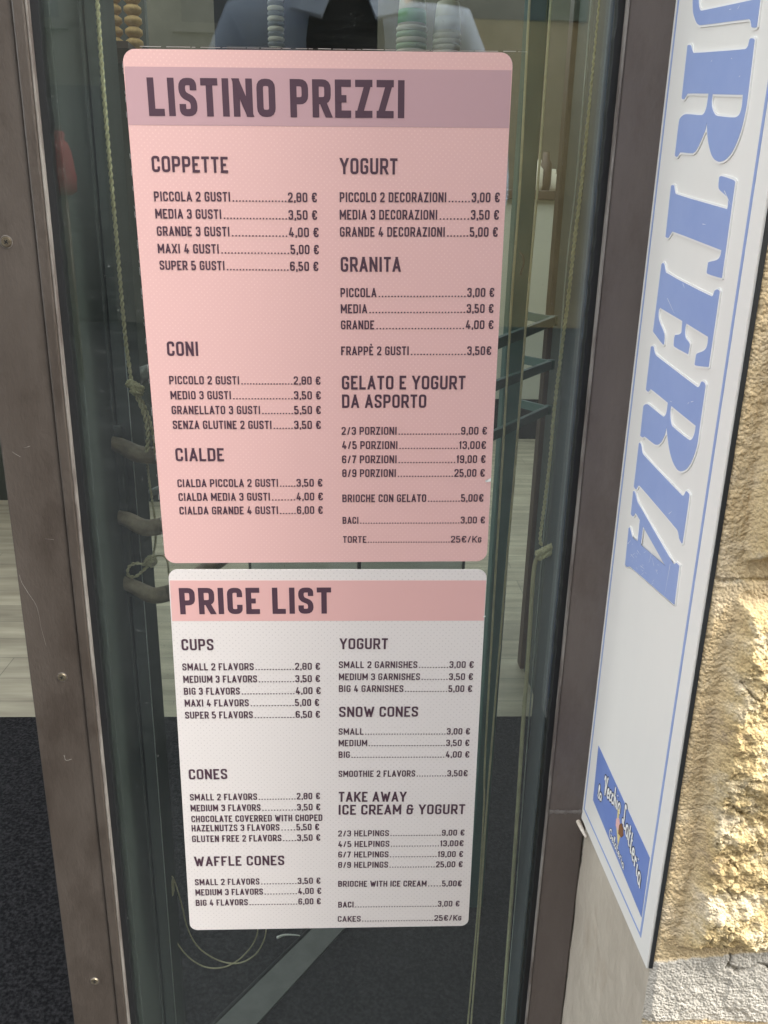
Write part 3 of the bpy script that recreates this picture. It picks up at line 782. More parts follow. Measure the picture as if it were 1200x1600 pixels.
solid('backing_board', [[(0.001, 0.001), (SW + 0.0012, 0.001), (SW + 0.0012, STOP), (0.001, STOP)]], -0.0046, -0.0017, SIGNK, sign)
# thin blue border
m0 = sg(913, 1240)[0]
li, lo_, lb = 0.0125, SW - 0.0170, 0.0145
bw = 0.0021
solid('border_line', [[(li, lb), (lo_, lb), (lo_, STOP - .01), (li, STOP - .01)], [(li + bw, lb + bw), (lo_ - bw * 1.4, lb + bw), (lo_ - bw * 1.4, STOP - .01 - bw), (li + bw, STOP - .01 - bw)]], 0.00005, 0.0004, SIGNB, sign)
Zs = 5.335
LH = 0.0013
def za(L): return [sg(1000 + x / Zs, y / Zs, LH) for x, y in L]
def zb(L): return [sg(1000 + x / Zs, 250 + y / Zs, LH) for x, y in L]
def zc(L): return [sg(960 + x / Zs, 500 + y / Zs, LH) for x, y in L]
def zd(L): return [sg(940 + x / Zs, 720 + y / Zs, LH) for x, y in L]
letters = [
 [za([(438,0),(440,90),(446,125),(455,150),(463,175),(475,195),(487,206),(500,212),(905,157),(918,165),(924,190),(928,225),(935,230),(965,230),(972,220),(1000,0),(1022,-160),(1012,-172),(985,-172),(978,-160),(960,-80),(945,-2),(520,88),(508,88),(500,84),(494,72),(490,55),(486,0),(492,-120),(505,-200),(530,-250),(1010,-330),(1026,-322),(1034,-280),(1050,-270),(1072,-420),(1100,-640),(1085,-650),(1060,-640),(1050,-590),(1040,-560),(560,-470),(500,-400),(460,-250),(442,-120)])],
 [za([(395,380),(405,374),(422,376),(430,400),(438,435),(450,443),(865,412),(885,405),(900,380),(912,330),(922,318),(945,320),(952,335),(905,730),(890,850),(875,940),(855,1030),(830,1120),(795,1210),(772,1255),(750,1290),(725,1318),(700,1338),(660,1350),(640,1342),(620,1330),(604,1308),(590,1280),(570,1200),(560,1120),(557,1015),(545,1080),(520,1140),(490,1210),(472,1245),(455,1268),(430,1280),(335,1268),(325,1280),(312,1305),(300,1307),(290,1295),(322,1020),(330,990),(345,970),(370,953),(400,950),(510,962),(530,950),(545,920),(557,880),(570,780),(400,778),(390,785),(375,815),(365,827),(350,825),(347,815)]),
  za([(603,785),(857,790),(850,880),(838,930),(828,952),(815,968),(785,982),(650,968),(633,962),(620,950),(603,915),(592,870)])],
 [zb([(258,215),(268,208),(282,212),(290,270),(300,288),(725,410),(732,390),(735,330),(730,315),(720,300),(680,265),(658,245),(652,215),(660,145),(666,136),(680,133),(775,165),(787,175),(790,185),(680,980),(672,984),(560,950),(555,935),(567,855),(580,848),(630,838),(648,828),(660,815),(672,790),(678,752),(275,595),(262,600),(250,625),(238,645),(225,650),(212,640)])],
 [zb([(178,870),(190,857),(202,870),(208,915),(217,945),(595,1140),(607,1132),(620,1090),(640,1077),(657,1085),(661,1100),(570,1722),(560,1726),(459,1714),(454.6,1703),(466.6,1623),(476.6,1611),(521.6,1596),(540,1582),(551.6,1567),(560,1542),(564.6,1514),(567,1474),(385,1362),(375,1395),(372,1445),(378,1484),(402,1514),(410,1528),(412,1544),(398.6,1619),(287,1559),(280,1544),(284,1484),(292,1459),(332,1454),(345,1434),(352,1342),(165,1230),(155,1250),(150,1300),(158,1345),(200,1440),(203,1475),(197,1535),(190,1540),(108,1430)])],
 [zc([(303,225),(312,217),(325,222),(332,265),(345,295),(360,308),(685,558),(700,560),(710,550),(722,515),(735,512),(750,525),(757,545),(700,950),(690,1030),(675,1090),(650,1160),(636,1190),(620,1215),(605,1235),(590,1250),(555,1263),(536,1257),(520,1245),(490,1195),(465,1120),(448,1030),(437,930),(433,885),(425,940),(405,990),(380,1030),(355,1042),(330,1035),(250,968),(243,975),(232,980),(215,965),(238,740),(243,715),(258,702),(272,701),(285,707),(400,805),(415,805),(428,790),(437,755),(445,690),(305,575),(297,580),(285,597),(275,597),(262,580)]),
  zc([(472,715),(677,882),(670,935),(655,980),(640,1000),(620,1003),(490,895),(480,882),(472,865),(463,810),(463,760)])],
 [zd([(309.7,-143.7),(316,-151.7),(328.7,-133.7),(336.7,-68.7),(351.7,-43.7),(666,288),(681,292),(690,281),(699,256),(708,252),(728,278),(730,290),(672,685),(666,688),(645,650),(642,620),(636,590),(625,568),(320,210),(308,205),(300,215),(290,237),(283,238),(268,215)])],
 [zd([(262,255),(270,252),(283,280),(290,315),(297,342),(310,365),(590,850),(598,860),(610,862),(622,850),(645,875),(605,1195),(598,1197),(235,878),(225,880),(215,885),(205,882),(195,865),(225,560),(232,556),(243,590),(250,625),(262,645),(300,672),(318,495),(288,440),(278,437),(268,460),(258,465),(243,445)]),
  zd([(343,545),(530,875),(325,700)])],
]
def chaikin(L):                                                # rounds only the shallow corners of the traced outline
    out = []; n = len(L)
    for i in range(n):
        p0, p, p2 = (Vector(L[(i + k) % n]) for k in (-1, 0, 1))
        a = (p - p0).normalized(); b = (p2 - p).normalized()
        if a.dot(b) > 0.75 and min((p - p0).length, (p2 - p).length) < 0.03:
            out += [tuple(p + (p0 - p) * .25), tuple(p + (p2 - p) * .25)]
        else:
            out.append(tuple(p))
    return out
for loops in letters:
    loops = [chaikin(L) for L in loops]
    V, F = [], []; outer = [offset_loop(loops[0], 0.0013)] + [offset_loop(h, -0.0013) for h in loops[1:]]
    poly_solid(V, F, outer, SF, 0.00003, 0.0010)
    b = fix_normals(mesh('raised_letter', V, F, RIM, sign))
    V, F = [], []; poly_solid(V, F, loops, SF, 0.0010, 0.0013)
    fix_normals(mesh('blue_face', V, F, SIGNB, b))
# scratches on the A and the stems
V, F = [], []
def scratch(x0, y0, x1, y1, w=0.0005, h=0.00145):
    a, b = Vector(sg(x0, y0, LH)), Vector(sg(x1, y1, LH)); d = (b - a).normalized(); nn = Vector((-d.y, d.x)) * w / 2; V = []
    for p in (a - nn, b - nn * .3, b + nn * .3, a + nn): V.append(SO + SU * p.x + SV * p.y + SN * h)
    mesh('scratch', V, [(0, 1, 2, 3)], CREAMT, sign)
for q in [(1047.5, 881, 1038.7, 930), (1022, 884, 1019, 872), (996, 860, 1000, 866), (981, 850, 986, 844), (1019, 862, 1015, 877), (1025, 890, 1028, 897), (1001, 884, 1007, 889), (986, 866, 991, 872), (1043, 466, 1054, 490), (1132, 298, 1142, 320), (1113, 94, 1111, 97), (1143, 91, 1144, 92), (1155, 120, 1157, 118), (1140, 15, 1143, 14), (1153, 14, 1156, 8), (1067, 443, 1070, 450), (1098, 350, 1103, 351), (1075, 631, 1077, 628), (1080, 628, 1084, 627), (1048, 627, 1050, 628), (1045, 803, 1050, 799)]: scratch(*q)
for i in range(22): 
    x = random.uniform(983, 1030); y = 850 + (x - 980) * .8 + random.uniform(-8, 30); scratch(x, y, x + random.uniform(-4, 4), y + random.uniform(-5, 5), 0.0003)
# logo plate
lc = [sg(*q) for q in ((935.6, 1165), (1015.6, 1340), (1002.6, 1433), (927, 1250))]
solid('logo_panel', [[lc[3], lc[2], lc[1], lc[0]]], 0.00005, 0.0004, LOGOB, sign)
def lq(s, t):                                                  # logo coordinates, s along, t up
    tl, tr, br, bl = (Vector(c) for c in lc); return (bl * (1 - s) + br * s) * (1 - t) + (tl * (1 - s) + tr * s) * t
SCRIPT = {   # small handwritten shapes, x-height .5, in a unit box
 'l': (.28, [[(.05,.05),(.2,.55),(.28,.95),(.2,1.0),(.12,.8),(.12,.15),(.2,0),(.3,.08)]]),
 'a': (.5, [[(.42,.42),(.25,.5),(.08,.35),(.06,.12),(.2,0),(.36,.12),(.42,.45),(.42,.1),(.5,.03)]]),
 'V': (.7, [[(.02,.78),(.12,.98),(.25,.95),(.3,.6),(.34,0),(.5,.45),(.62,.95),(.74,1.0)]]),
 'e': (.42, [[(.08,.22),(.3,.28),(.32,.42),(.22,.5),(.08,.36),(.07,.12),(.2,0),(.4,.1)]]),
 'c': (.4, [[(.34,.4),(.22,.5),(.08,.34),(.07,.12),(.2,0),(.38,.1)]]),
 'h': (.5, [[(.08,0),(.1,1.0)],[(.1,.3),(.22,.48),(.34,.42),(.36,.1),(.46,.02)]]),
 'i': (.25, [[(.08,.48),(.09,.1),(.2,.02)],[(.09,.7),(.1,.76)]]),
 'L': (.62, [[(.42,.88),(.36,1.0),(.24,.92),(.24,.6),(.26,.25),(.12,.02),(.04,.12),(.2,.16),(.42,.0),(.62,.14)]]),
 't': (.34, [[(.12,.85),(.12,.1),(.22,0),(.32,.08)],[(.0,.55),(.3,.58)]]),
 'r': (.38, [[(.08,.48),(.1,0)],[(.1,.32),(.22,.48),(.34,.42)]]),
 'G': (.72, [[(.6,.8),(.45,.98),(.18,.85),(.06,.5),(.15,.1),(.4,0),(.6,.15),(.62,.42),(.4,.42)]]),
}
def script(text, a, b, size, lift, w, name, parent, m, h, bow=0.0):
    a, b = Vector(a), Vector(b); tot = sum(SCRIPT[c][0] + .06 if c != ' ' else .3 for c in text); V, F = [], []; x = 0
    for c in text:
        if c == ' ': x += .3; continue
        for st in SCRIPT[c][1]:
            pts = []
            for q in (smooth_path([(p[0], p[1], 0) for p in st], 4) if len(st) > 2 else [Vector((*p, 0)) for p in st]):
                s = (x + q.x) / tot; base = a + (b - a) * s + Vector((0, bow * 4 * s * (1 - s)))
                e = lq(base.x, base.y + q.y * size * (1.15 if False else 1)); pts.append(e.to_2d())
            n = len(pts); k = len(V)
            for i in range(n):
                d = (pts[min(n - 1, i + 1)] - pts[max(0, i - 1)]); d = d.normalized() if d.length > 1e-9 else Vector((1, 0)); nn = Vector((-d.y, d.x)) * w / 2
                for p in (pts[i] + nn, pts[i] - nn): V.append(SO + SU * p.x + SV * p.y + SN * h)
            for i in range(n - 1): F.append((k + 2 * i, k + 2 * i + 1, k + 2 * i + 3, k + 2 * i + 2))
        x += SCRIPT[c][0] + .06
    return mesh(name, V, F, m, parent)
logo_texts = [('la', (.085, .22), (.175, .30), .22), ('Vecchia', (.185, .46), (.51, .70), .32), ('Latteria', (.555, .68), (.935, .31), .36), ('Gelateria', (.37, .06), (.67, .06), .15)]
for k, (t, a, b, s) in enumerate(logo_texts):
    w = 0.0022 if s > .18 else .0013
    script(t, a, b, s, 0, w * 2.1, 'logo_lettering_outline', sign, OUTL, 0.00050, .03 if len(t) > 6 else 0)
    script(t, a, b, s, 0, w, 'logo_lettering', sign, CREAMT, 0.00062, .03 if len(t) > 6 else 0)
def logo_shape(name, pts, m, h): solid(name, [[tuple(lq(*p)) for p in pts]], 0.0004, h, m, sign)
logo_shape('logo_cone', [(.535, .21), (.475, .44), (.555, .44)], CONEY, 0.0007)
logo_shape('logo_scoop', [(.52, .40), (.575, .44), (.60, .53), (.585, .61), (.55, .64), (.52, .55)], ICECR, 0.0009)
logo_shape('logo_scoop', [(.465, .43), (.515, .43), (.525, .55), (.51, .62), (.48, .62), (.46, .53)], PINKS, 0.0008)
logo_shape('logo_wafer', [(.475, .60), (.495, .60), (.49, .74), (.472, .74)], CONEY, 0.0010)
# caulk bead at the lower edge
bead = []
for i in range(40):
    s = SW * (0.02 + i / 39 * 0.96); bead.append(SO + SU * s + Vector((0, 0, -0.0006)) + SN * random.uniform(-.002, -.0012) + Vector((0, 0, random.uniform(-.0003, .0003))))
tube('caulk_bead', bead, lambda t: 0.0007 + 0.0004 * abs(math.sin(t * 37)), CAULK, sign, 7)
tube('caulk_lump', smooth_path([SO + SV * .012 + SN * .001 - SU * .001, SO + SV * .003 + SN * .003 - SU * .006, SO - SV * .004 + SN * .003 + SU * .006, SO - SV * .006 + SN * .001 + SU * .03], 5), lambda t: 0.0058 * (1 - .75 * t) * (0.75 + .25 * abs(math.sin(t * 9))), CAULK, sign, 10)
tube('caulk_bead', [SO - SU * .0008 + SV * (.02 + .02 * i) + SN * random.uniform(-.001, .0006) for i in range(86)], lambda t: 0.0012 + .0007 * abs(math.sin(t * 70)), CAULK, sign, 6)

# ------------------------------------------------------------------ plaster jamb and stone wall
WY = SO.y + SU.y * (SW + 0.0015)                               # front plane of the stone margin
WX = SO.x + SU.x * SW + 0.0036
def noise2(x, z, seed, freq):
    """smooth value noise on arrays"""
    rng = np.random.RandomState(seed); T = rng.rand(256, 256)
    X, Z = x * freq, z * freq; i = np.floor(X).astype(int); j = np.floor(Z).astype(int); u = X - i; v = Z - j
    u = u * u * (3 - 2 * u); v = v * v * (3 - 2 * v)
    g = lambda a, b: T[(a) % 256, (b) % 256]
    return (g(i, j) * (1 - u) + g(i + 1, j) * u) * (1 - v) + (g(i, j + 1) * (1 - u) + g(i + 1, j + 1) * u) * v - 0.5
def fbm(x, z, seed, freq, octv=5, gain=0.5):
    s = 0; a = 1
    for k in range(octv): s = s + a * noise2(x, z, seed + k, freq * 2 ** k); a *= gain
    return s
def axis(breaks):
    out = [breaks[0][0]]
    for (a, s), (b, _) in zip(breaks, breaks[1:]):
        n = max(1, int(round((b - a) / s))); out += [a + (b - a) * i / n for i in range(1, n + 1)]
    return np.array(out)
def grid_mesh(name, X, Z, fn, m, parent=None, attrs=None):
    gx, gz = np.meshgrid(X, Z, indexing='ij'); P = fn(gx, gz); nx, nz = gx.shape
    V = np.stack(P, -1).reshape(-1, 3)
    idx = np.arange(nx * nz).reshape(nx, nz)
    F = np.stack([idx[:-1, :-1], idx[1:, :-1], idx[1:, 1:], idx[:-1, 1:]], -1).reshape(-1, 4)
    me = bpy.data.meshes.new(name)
    me.vertices.add(len(V)); me.vertices.foreach_set('co', V.astype(np.float32).ravel())
    me.loops.add(F.size); me.loops.foreach_set('vertex_index', F.astype(np.int32).ravel())
    me.polygons.add(len(F)); me.polygons.foreach_set('loop_start', (np.arange(len(F)) * 4).astype(np.int32)); me.polygons.foreach_set('loop_total', np.full(len(F), 4, np.int32))
    me.update(calc_edges=True)
    for k, a in (attrs(gx, gz) if attrs else {}).items():
        at_ = me.attributes.new(k, 'FLOAT', 'POINT'); at_.data.foreach_set('value', a.astype(np.float32).ravel())
    return link(name, me, m, parent, True)
J1 = at(1120, 907, WY).z; J2a = at(1040, 1498, WY).z; J2b = at(1040, 1590, WY).z
BLOCKS = [(-0.05, J2b, 0.004), (J2a, J1, 0.0015), (J1, J1 + 0.46, 0.0015), (J1 + 0.46, J1 + 0.9, 0.002), (J1 + .9, J1 + 1.5, 0.002)]
def wall_fields(gx, gz):
    wob = fbm(gx, gz, 5, 9, 4) * 0.010
    boss = np.zeros_like(gx); mort = np.ones_like(gx); marg = np.zeros_like(gx)
    for i, (z0, z1, gap) in enumerate(BLOCKS):
        ln = [0.62, 0.46, 0.74, 0.5, 0.6][i]
        u = gx - WX; k = np.floor(u / ln); ux = u - k * ln
        e = np.minimum(np.minimum(ux + np.where(k == 0, 0.5, 0), ln - ux), np.minimum(gz - z0, z1 - gz)) + wob * np.where(i < 2, 1.0, 0.5)
        inb = e > gap
        mort = np.where(inb, 0, mort)
        left = np.where(k == 0, u, ux)                          # wider draughted margin on the arris side
        em = np.minimum(np.minimum(left - 0.017, ln - ux - 0.006), np.minimum(gz - z0 - 0.012, z1 - gz - 0.012)) + wob * 0.6
        b = np.clip(em / 0.014, 0, 1); b = b * b * (3 - 2 * b)
        boss = np.where(inb, np.maximum(boss, b), boss)
        marg = np.where(inb, 1 - b, marg)
    return boss, mort, marg
def wall_fn(gx, gz):
    boss, mort, marg = wall_fields(gx, gz)
    big = fbm(gx, gz, 11, 16, 4); fine = fbm(gx, gz, 31, 190, 3, 0.75); grit = np.clip(noise2(gx, gz, 37, 330), -.1, .5)
    mid = fbm(gx, gz, 51, 55, 3, 0.6)
    h = boss * (0.015 + 0.013 * big + 0.0030 * mid + 0.0014 * fine) + 0.0008 * fine + 0.0014 * grit + 0.0008 * mid
    crack = np.abs(fbm(gx, gz, 77, 12, 4)); h -= (crack < 0.005) * 0.003 * (boss + mort * .6)
    flake = np.floor(fbm(gx, gz, 61, 13, 4) * 5 + .5) / 5
    ck = np.abs(fbm(gx, gz, 83, 11, 4)) < 0.012
    mh = 0.003 + 0.004 * flake + 0.0007 * fine + 0.0008 * grit + 0.001 * mid - 0.006 * ck
    wide = (gz > J2b - .01) & (gz < J2a + .01)
    h = np.where(mort > .5, np.where(wide, mh, -0.003 + 0.0015 * fine), h)
    arris = np.clip((gx - WX) / 0.004, 0, 1)
    y = WY - h * arris + (1 - arris) * 0.002
    return gx, y, gz
def wall_attr(gx, gz):
    boss, mort, marg = wall_fields(gx, gz)
    wide = (gz > J2b - .03) & (gz < J2a + .008)
    smear = np.clip(fbm(gx, gz, 71, 15, 4) * 4 + 0.2, 0, 1) * np.exp(-np.abs(gz - J2b) / 0.012)
    return {'mortar': np.where(wide, np.maximum(mort, smear * .8), mort * 0.12), 'margin': marg * (1 - mort)}
X = axis([(WX - 0.0005, 0.0011), (WX + 0.20, 0.004), (WX + 0.5, 0.02), (WX + 3.0, 0.1), (WX + 8.0, 0.1)])
Z = axis([(-0.02, 0.006), (0.34, 0.0013), (1.36, 0.006), (1.75, 0.03), (3.2, 0.03)])
wall = grid_mesh('stone_wall', X, Z, wall_fn, STONE, None, wall_attr)
tag(wall, 'rough ochre sandstone block wall to the right of the white sign', 'wall')
# plaster jamb running from the stile to the arris
def jamb_fn(gs, gz):
    n = 0.0016 * fbm(gs, gz, 21, 25, 5) + 0.0007 * fbm(gs, gz, 23, 160, 3)
    crk = np.abs(fbm(gs, gz, 29, 7, 4)) < 0.006; n = n - crk * 0.0012
    edge = np.clip((gs - (SW - 0.007)) / 0.006, 0, 1)
    off = -0.0050 + n - edge * edge * 0.001
    return (SO.x + SU.x * gs + SN.x * off, SO.y + SU.y * gs + SN.y * off, gz)
S = axis([(-0.004, 0.0035), (SW - 0.001, 0.0035)])
Zj = axis([(-0.02, 0.0035), (0.62, 0.02), (3.2, 0.02)])
jamb = grid_mesh('plaster_jamb', S, Zj, jamb_fn, PLASTER)
tag(jamb, 'cream plastered door jamb below the white sign beside the taupe stile', 'jamb')

# ------------------------------------------------------------------ ground, shop floor and mat
gbm = bmesh.new(); add_box(gbm, (-60, -80, -0.20), (60, -0.012, -0.03)); tag(from_bm('pavement', gbm, PAVE), kind='structure')
fbm_ = bmesh.new(); add_box(fbm_, (-3.6, -0.011, -0.20), (2.4, 6.2, 0.0)); tag(from_bm('floor', fbm_, FLOORM), kind='structure')
MATY = 1.018
bm = bmesh.new(); add_box(bm, (-2.2, 0.055, 0.0015), (0.455, MATY, 0.0075), 0.001)
tag(from_bm('entrance_mat', bm, MATM), 'dark fibre entrance mat on the plank floor behind the door', 'mat')
a, b, c, d = flat(338, 1600, .011), flat(402, 1600, .011), flat(537, 1452, .011), flat(488, 1452, .011)
e1 = (c - b) * 1.4; e0 = (d - a) * 1.4
P4 = [a - e0 * .4, b - e1 * .4, b + e1, a + e0]
V = [Vector((p.x, p.y, 0.0085)) for p in P4] + [Vector((p.x, p.y, 0.0125)) for p in P4]
st = fix_normals(mesh('floor_strip', V, [(0, 1, 2, 3), (4, 5, 6, 7), (0, 1, 5, 4), (1, 2, 6, 5), (2, 3, 7, 6), (3, 0, 4, 7)], STRIPM))
tag(st, 'pale metal strip lying slantwise on the dark mat', 'strip')
tube('rubber_lip', [Vector((P4[0].x, P4[0].y, .0115)) + Vector((-.004, .001, 0)), Vector((P4[3].x, P4[3].y, .0115)) + Vector((-.004, .001, 0))], 0.0032, RUBBER, st, 8)

# ------------------------------------------------------------------ shop interior
box_ = lambda n, a, b, m, label, cat, bev=0.0: tag(box(n, a, b, m, None, bev), label, cat)
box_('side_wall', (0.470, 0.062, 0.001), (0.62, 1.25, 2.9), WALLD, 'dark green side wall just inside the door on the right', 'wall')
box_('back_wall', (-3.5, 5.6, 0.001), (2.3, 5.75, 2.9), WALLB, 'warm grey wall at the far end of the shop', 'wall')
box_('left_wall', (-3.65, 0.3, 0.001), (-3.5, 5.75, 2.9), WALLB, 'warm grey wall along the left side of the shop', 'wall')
box_('right_wall', (2.3, 0.0, 0.001), (2.45, 5.75, 10), WALLB, 'warm grey wall along the right side of the shop', 'wall')  # unseen; raised far above the room to block sun through the open roof
pc = flat(817, 1043)
box_('brown_post', (pc.x - 0.010, pc.y - .01, 0.001), (pc.x + 0.030, pc.y + .03, 2.9), WOODD, 'slim dark brown wooden post standing at the end of the side wall', 'post', .002)
# left wooden post with a groove
def vx(px, py, Y): return at(px, py, Y).x
PY = 0.10
xr = (vx(160, 0, PY) + vx(272, 1600, PY)) / 2
lp = thing('grooved_post', 'dark grey-green grooved wooden post just inside the door on the left', 'post')
xg = (vx(129, 0, PY) + vx(191, 790, PY)) / 2
box('board', (-0.330, PY, 0.001), (xg - .0008, PY + .05, 2.6), POSTM, lp, .001)
box('board', (xg + .0008, PY + .001, 0.001), (xr, PY + .05, 2.6), POSTM, lp, .001)
tube('pale_line', [at(101, 0, PY - .012), at(137, 400, PY - .012), at(175.6, 796, PY - .012), at(205, 1153, PY - .012), at(243, 1600, PY - .012), at(262, 1800, PY - .012)], .0009, GREYLINE, lp, 6)
tube('edge_highlight', [Vector((xr, PY - .001, 2.5)), Vector((xr, PY - .001, 0.02))], .0006, GREYLINE, lp, 6)  # pale thread stands in for the highlight along the post edge

# iron pull rack on the left post
rk = thing('iron_rack', 'worn brown iron rack with three curved arms beside the left post', 'rack')
RY = 0.085
a = at(158, 668, RY); b = at(196, 935, RY)
bx0 = (at(153, 800, RY).x + at(150, 700, RY).x) / 2
box('back_plate', (a.x - .004, RY + 0.002, b.z), (a.x + .018, RY + .014, a.z), POSTM, rk, .002)
for pts in ([(168, 690), (190, 697), (215, 709), (240, 711), (262, 705)], [(180, 806), (200, 812), (225, 824), (250, 822), (275, 812)], [(190, 908), (212, 918), (238, 930), (262, 927), (285, 916)]):
    P = [at(x, y, (.081, .077, .074, .075, .086)[i]) for i, (x, y) in enumerate(pts)]
    P.append(P[-1] + Vector((.05, .10, .01)))
    tube('curved_arm', smooth_path(P, 7), lambda t: 0.0062 + .0022 * min(1, t * 3), IRON, rk, 14)
for (p, q, r) in (((203, 592), (262, 572), .0088), ((216, 780), (275, 755), .0052)):
    P = [at(*p, 0.17), at(*q, 0.24), at(q[0] + 60, q[1] - 25, .34)]
    tube('rail_tube', P, r, GREYTUBE, rk, 14)

# green iron stand on the right
gs = thing('green_iron_stand', 'dark green iron stand with three hoop shelves seen through the right of the pane', 'stand')
GY = 0.42
gx0 = (vx(829, 0, GY) + vx(777, 720, GY)) / 2; gx1 = (vx(859, 0, GY) + vx(806, 720, GY)) / 2
box('upright', (gx0, GY, 0.001), (gx1, GY + .03, 2.4), GREEN, gs, .002)
def bar(name, a, b, h, t, m, parent):
    a, b = Vector(a), Vector(b); d = (b - a).normalized(); s = d.cross(Vector((0, 0, 1))).normalized() * t / 2; u = Vector((0, 0, h))
    V = [a - s, b - s, b + s, a + s, a - s - u, b - s - u, b + s - u, a + s - u]
    return fix_normals(mesh(name, V, [(0, 1, 2, 3), (4, 5, 6, 7), (0, 1, 5, 4), (1, 2, 6, 5), (2, 3, 7, 6), (3, 0, 4, 7)], m, parent))
for (cx, cy, fx, fy, bx, by) in ((866, 494, 768, 531, 818, 486), (861, 563, 768, 597, 815, 555), (856, 634, 764, 676, 808, 623)):
    c = at(cx, cy, GY + .07); f = flat(fx, fy, c.z); k = flat(bx, by, c.z)
    f = c + (f - c) * 1.25; k = c + (k - c) * 1.0
    h = thing_part = bar('hoop_shelf', c, f, .012, .006, GREEN, gs)
    bar('back_bar', c + Vector((-.003, .004, -.0005)), k, .012, .006, GREEN, h)
    V, F = tube_data([c + Vector((0, 0, .0005)), c + Vector((0, 0, -.0125))], .006, 10); mesh('corner_boss', V, F, GREEN, h, True)
hook = smooth_path([at(812, 395, GY - .003), at(817, 400, GY - .006), at(818, 412, GY - .006), at(815, 422, GY - .004), at(813, 430, GY - .003)], 5)
tube('hook', hook, .0013, RUBBER, gs, 8)

# ropes and cords hanging behind the glass
def thick(points, Y): return [at(x, y, Y(i) if callable(Y) else Y) for i, (x, y) in enumerate(points)]
rl = thing('knotted_rope', 'tan laid rope with two knots and a loop hanging beside the left post', 'rope')
ry = 0.06
up = [(150, -60), (152, 0), (161, 130), (172, 260), (184, 395), (195, 520), (203, 580), (206, 600)]
rope('strand', smooth_path(thick(up, ry), 6), .00185, ROPE, rl)
rope('strand', smooth_path(thick([(208, 612), (218, 628), (226, 650), (231, 675), (230, 700), (228, 705)], ry), 6), .0021, ROPE, rl)
rope('strand', smooth_path(thick([(212, 612), (226, 635), (235, 662), (241, 690), (246, 720)], ry + .006), 6), .0016, ROPE, rl)
rope('strand', smooth_path(thick([(230, 722), (233, 750), (238, 785), (242, 812), (243, 845), (239, 868)], ry + .02), 6), .0012, ROPE, rl)
def knot(px, py, Y, w, h, tilt=0.0):
    V, F = [], []; c = at(px, py, Y); k = c.y - CP.y; sc = k / FPX
    for j in range(3):
        pts = []
        for i in range(17):
            a = 2 * math.pi * i / 16; ex, ez = w * math.cos(a) * .5, h * (-.32 + .32 * j) + h * .16 * math.sin(a)
            pts.append(c + Vector(((ex * math.cos(tilt) - ez * math.sin(tilt)) * sc, -math.sin(a) * w * .35 * sc, (ex * math.sin(tilt) + ez * math.cos(tilt)) * sc)))
        rope_data(pts, .0017, .009, 3, V, F)
    return mesh('knot', V, F, ROPE, rl if Y < .1 and px < 400 else rr, True)
rr = None
knot(214, 609, ry - .002, 17, 16, R(-15)); knot(208, 602, ry - .003, 10, 18, R(60))
knot(235, 878, ry + .02, 13, 16, R(60)); knot(238, 874, ry + .017, 10, 14, R(10))
rope('strand', smooth_path(thick([(230, 884), (215, 880), (203, 884), (199, 894), (203, 901), (213, 900), (224, 891), (231, 885)], ry + .02), 6), .0016, ROPE, rl)
rope('strand', smooth_path(thick([(240, 870), (248, 868), (258, 870), (262, 880), (264, 900)], ry + .02), 6), .0011, ROPE, rl)

rr = thing('single_knot_rope', 'tan rope with one thick slanting knot hanging near the right stile', 'rope')
ry2 = 0.045
rope('strand', smooth_path(thick([(944, -60), (938, 0), (924, 140), (909.5, 280), (898, 375), (888, 465), (881, 519), (872, 589), (865, 650), (859, 720), (851, 785), (844, 840), (846, 852)], ry2), 6), .00165, ROPE, rr)
tube('cord_end', smooth_path(thick([(840, 870), (835, 885), (831, 930), (825, 1030), (818, 1120), (813, 1198), (803, 1350), (790.5, 1521), (783, 1620)], ry2), 6), .0022, CORD, rr, 9)
def braid(p0, p1, Y):
    a, b = at(*p0, Y), at(*p1, Y); d = b - a; n = Vector((-d.z, 0, d.x)).normalized(); V, F = [], []
    for ph in (0, 2.1, 4.2):
        pts = [a + d * t + n * (.0036 * math.sin(t * 15 + ph)) + Vector((0, .0032 * math.sin(t * 30 + 2 * ph) - .001, 0)) for t in [i / 50 for i in range(51)]]
        rope_data(pts, .0018, .010, 3, V, F)
    return mesh('knot', V, F, ROPE, rr, True)
braid((839, 868), (872, 852), ry2 - .003)
tag(tube('grey_wire', smooth_path(thick([(930, -60), (924, 0), (901, 280), (885, 420), (868, 640), (857, 760), (846, 880), (821, 1198), (806, 1400), (789, 1600), (783, 1680)], ry2 + .012), 5), .00075, GREYLINE, None, 6), 'thin grey wire running straight down beside the rope with the slanting knot', 'wire')
tag(tube('tan_cord', smooth_path(thick([(833, -60), (827.5, 0), (813, 280), (799.5, 470), (785, 720), (774, 900), (758, 1180), (756, 1267), (747, 1416), (731, 1600), (724, 1680)], .10), 6), .0012, CORD, None, 8), 'thin tan cord hanging closest to the right edge of the posters', 'cord')
tag(tube('tan_cord', smooth_path(thick([(867, -60), (861, 0), (841, 280), (824.5, 470), (805.5, 720), (790, 900), (767, 1180), (758.5, 1290), (750, 1420), (736, 1600), (729, 1680)], .095), 6), .0012, CORD, None, 8), 'thin tan cord along the right edge of the dark green iron upright', 'cord')
lc_ = thing('looped_cord', 'thin tan cord hanging in two slack loops below the white poster corner', 'cord')
tube('strand', smooth_path(thick([(258, 1330), (263, 1362), (272, 1375), (283, 1410), (293, 1450), (310, 1480), (340, 1500), (372, 1505), (398, 1492), (412, 1470), (416, 1450), (416, 1430)], .13), 7), .0009, CORD, lc_, 7)
tube('strand', smooth_path(thick([(263, 1440), (272, 1465), (292, 1493), (318, 1510), (345, 1512), (368, 1503), (388, 1485), (400, 1465), (403, 1448), (403, 1430)], .135), 7), .0009, CORD, lc_, 7)
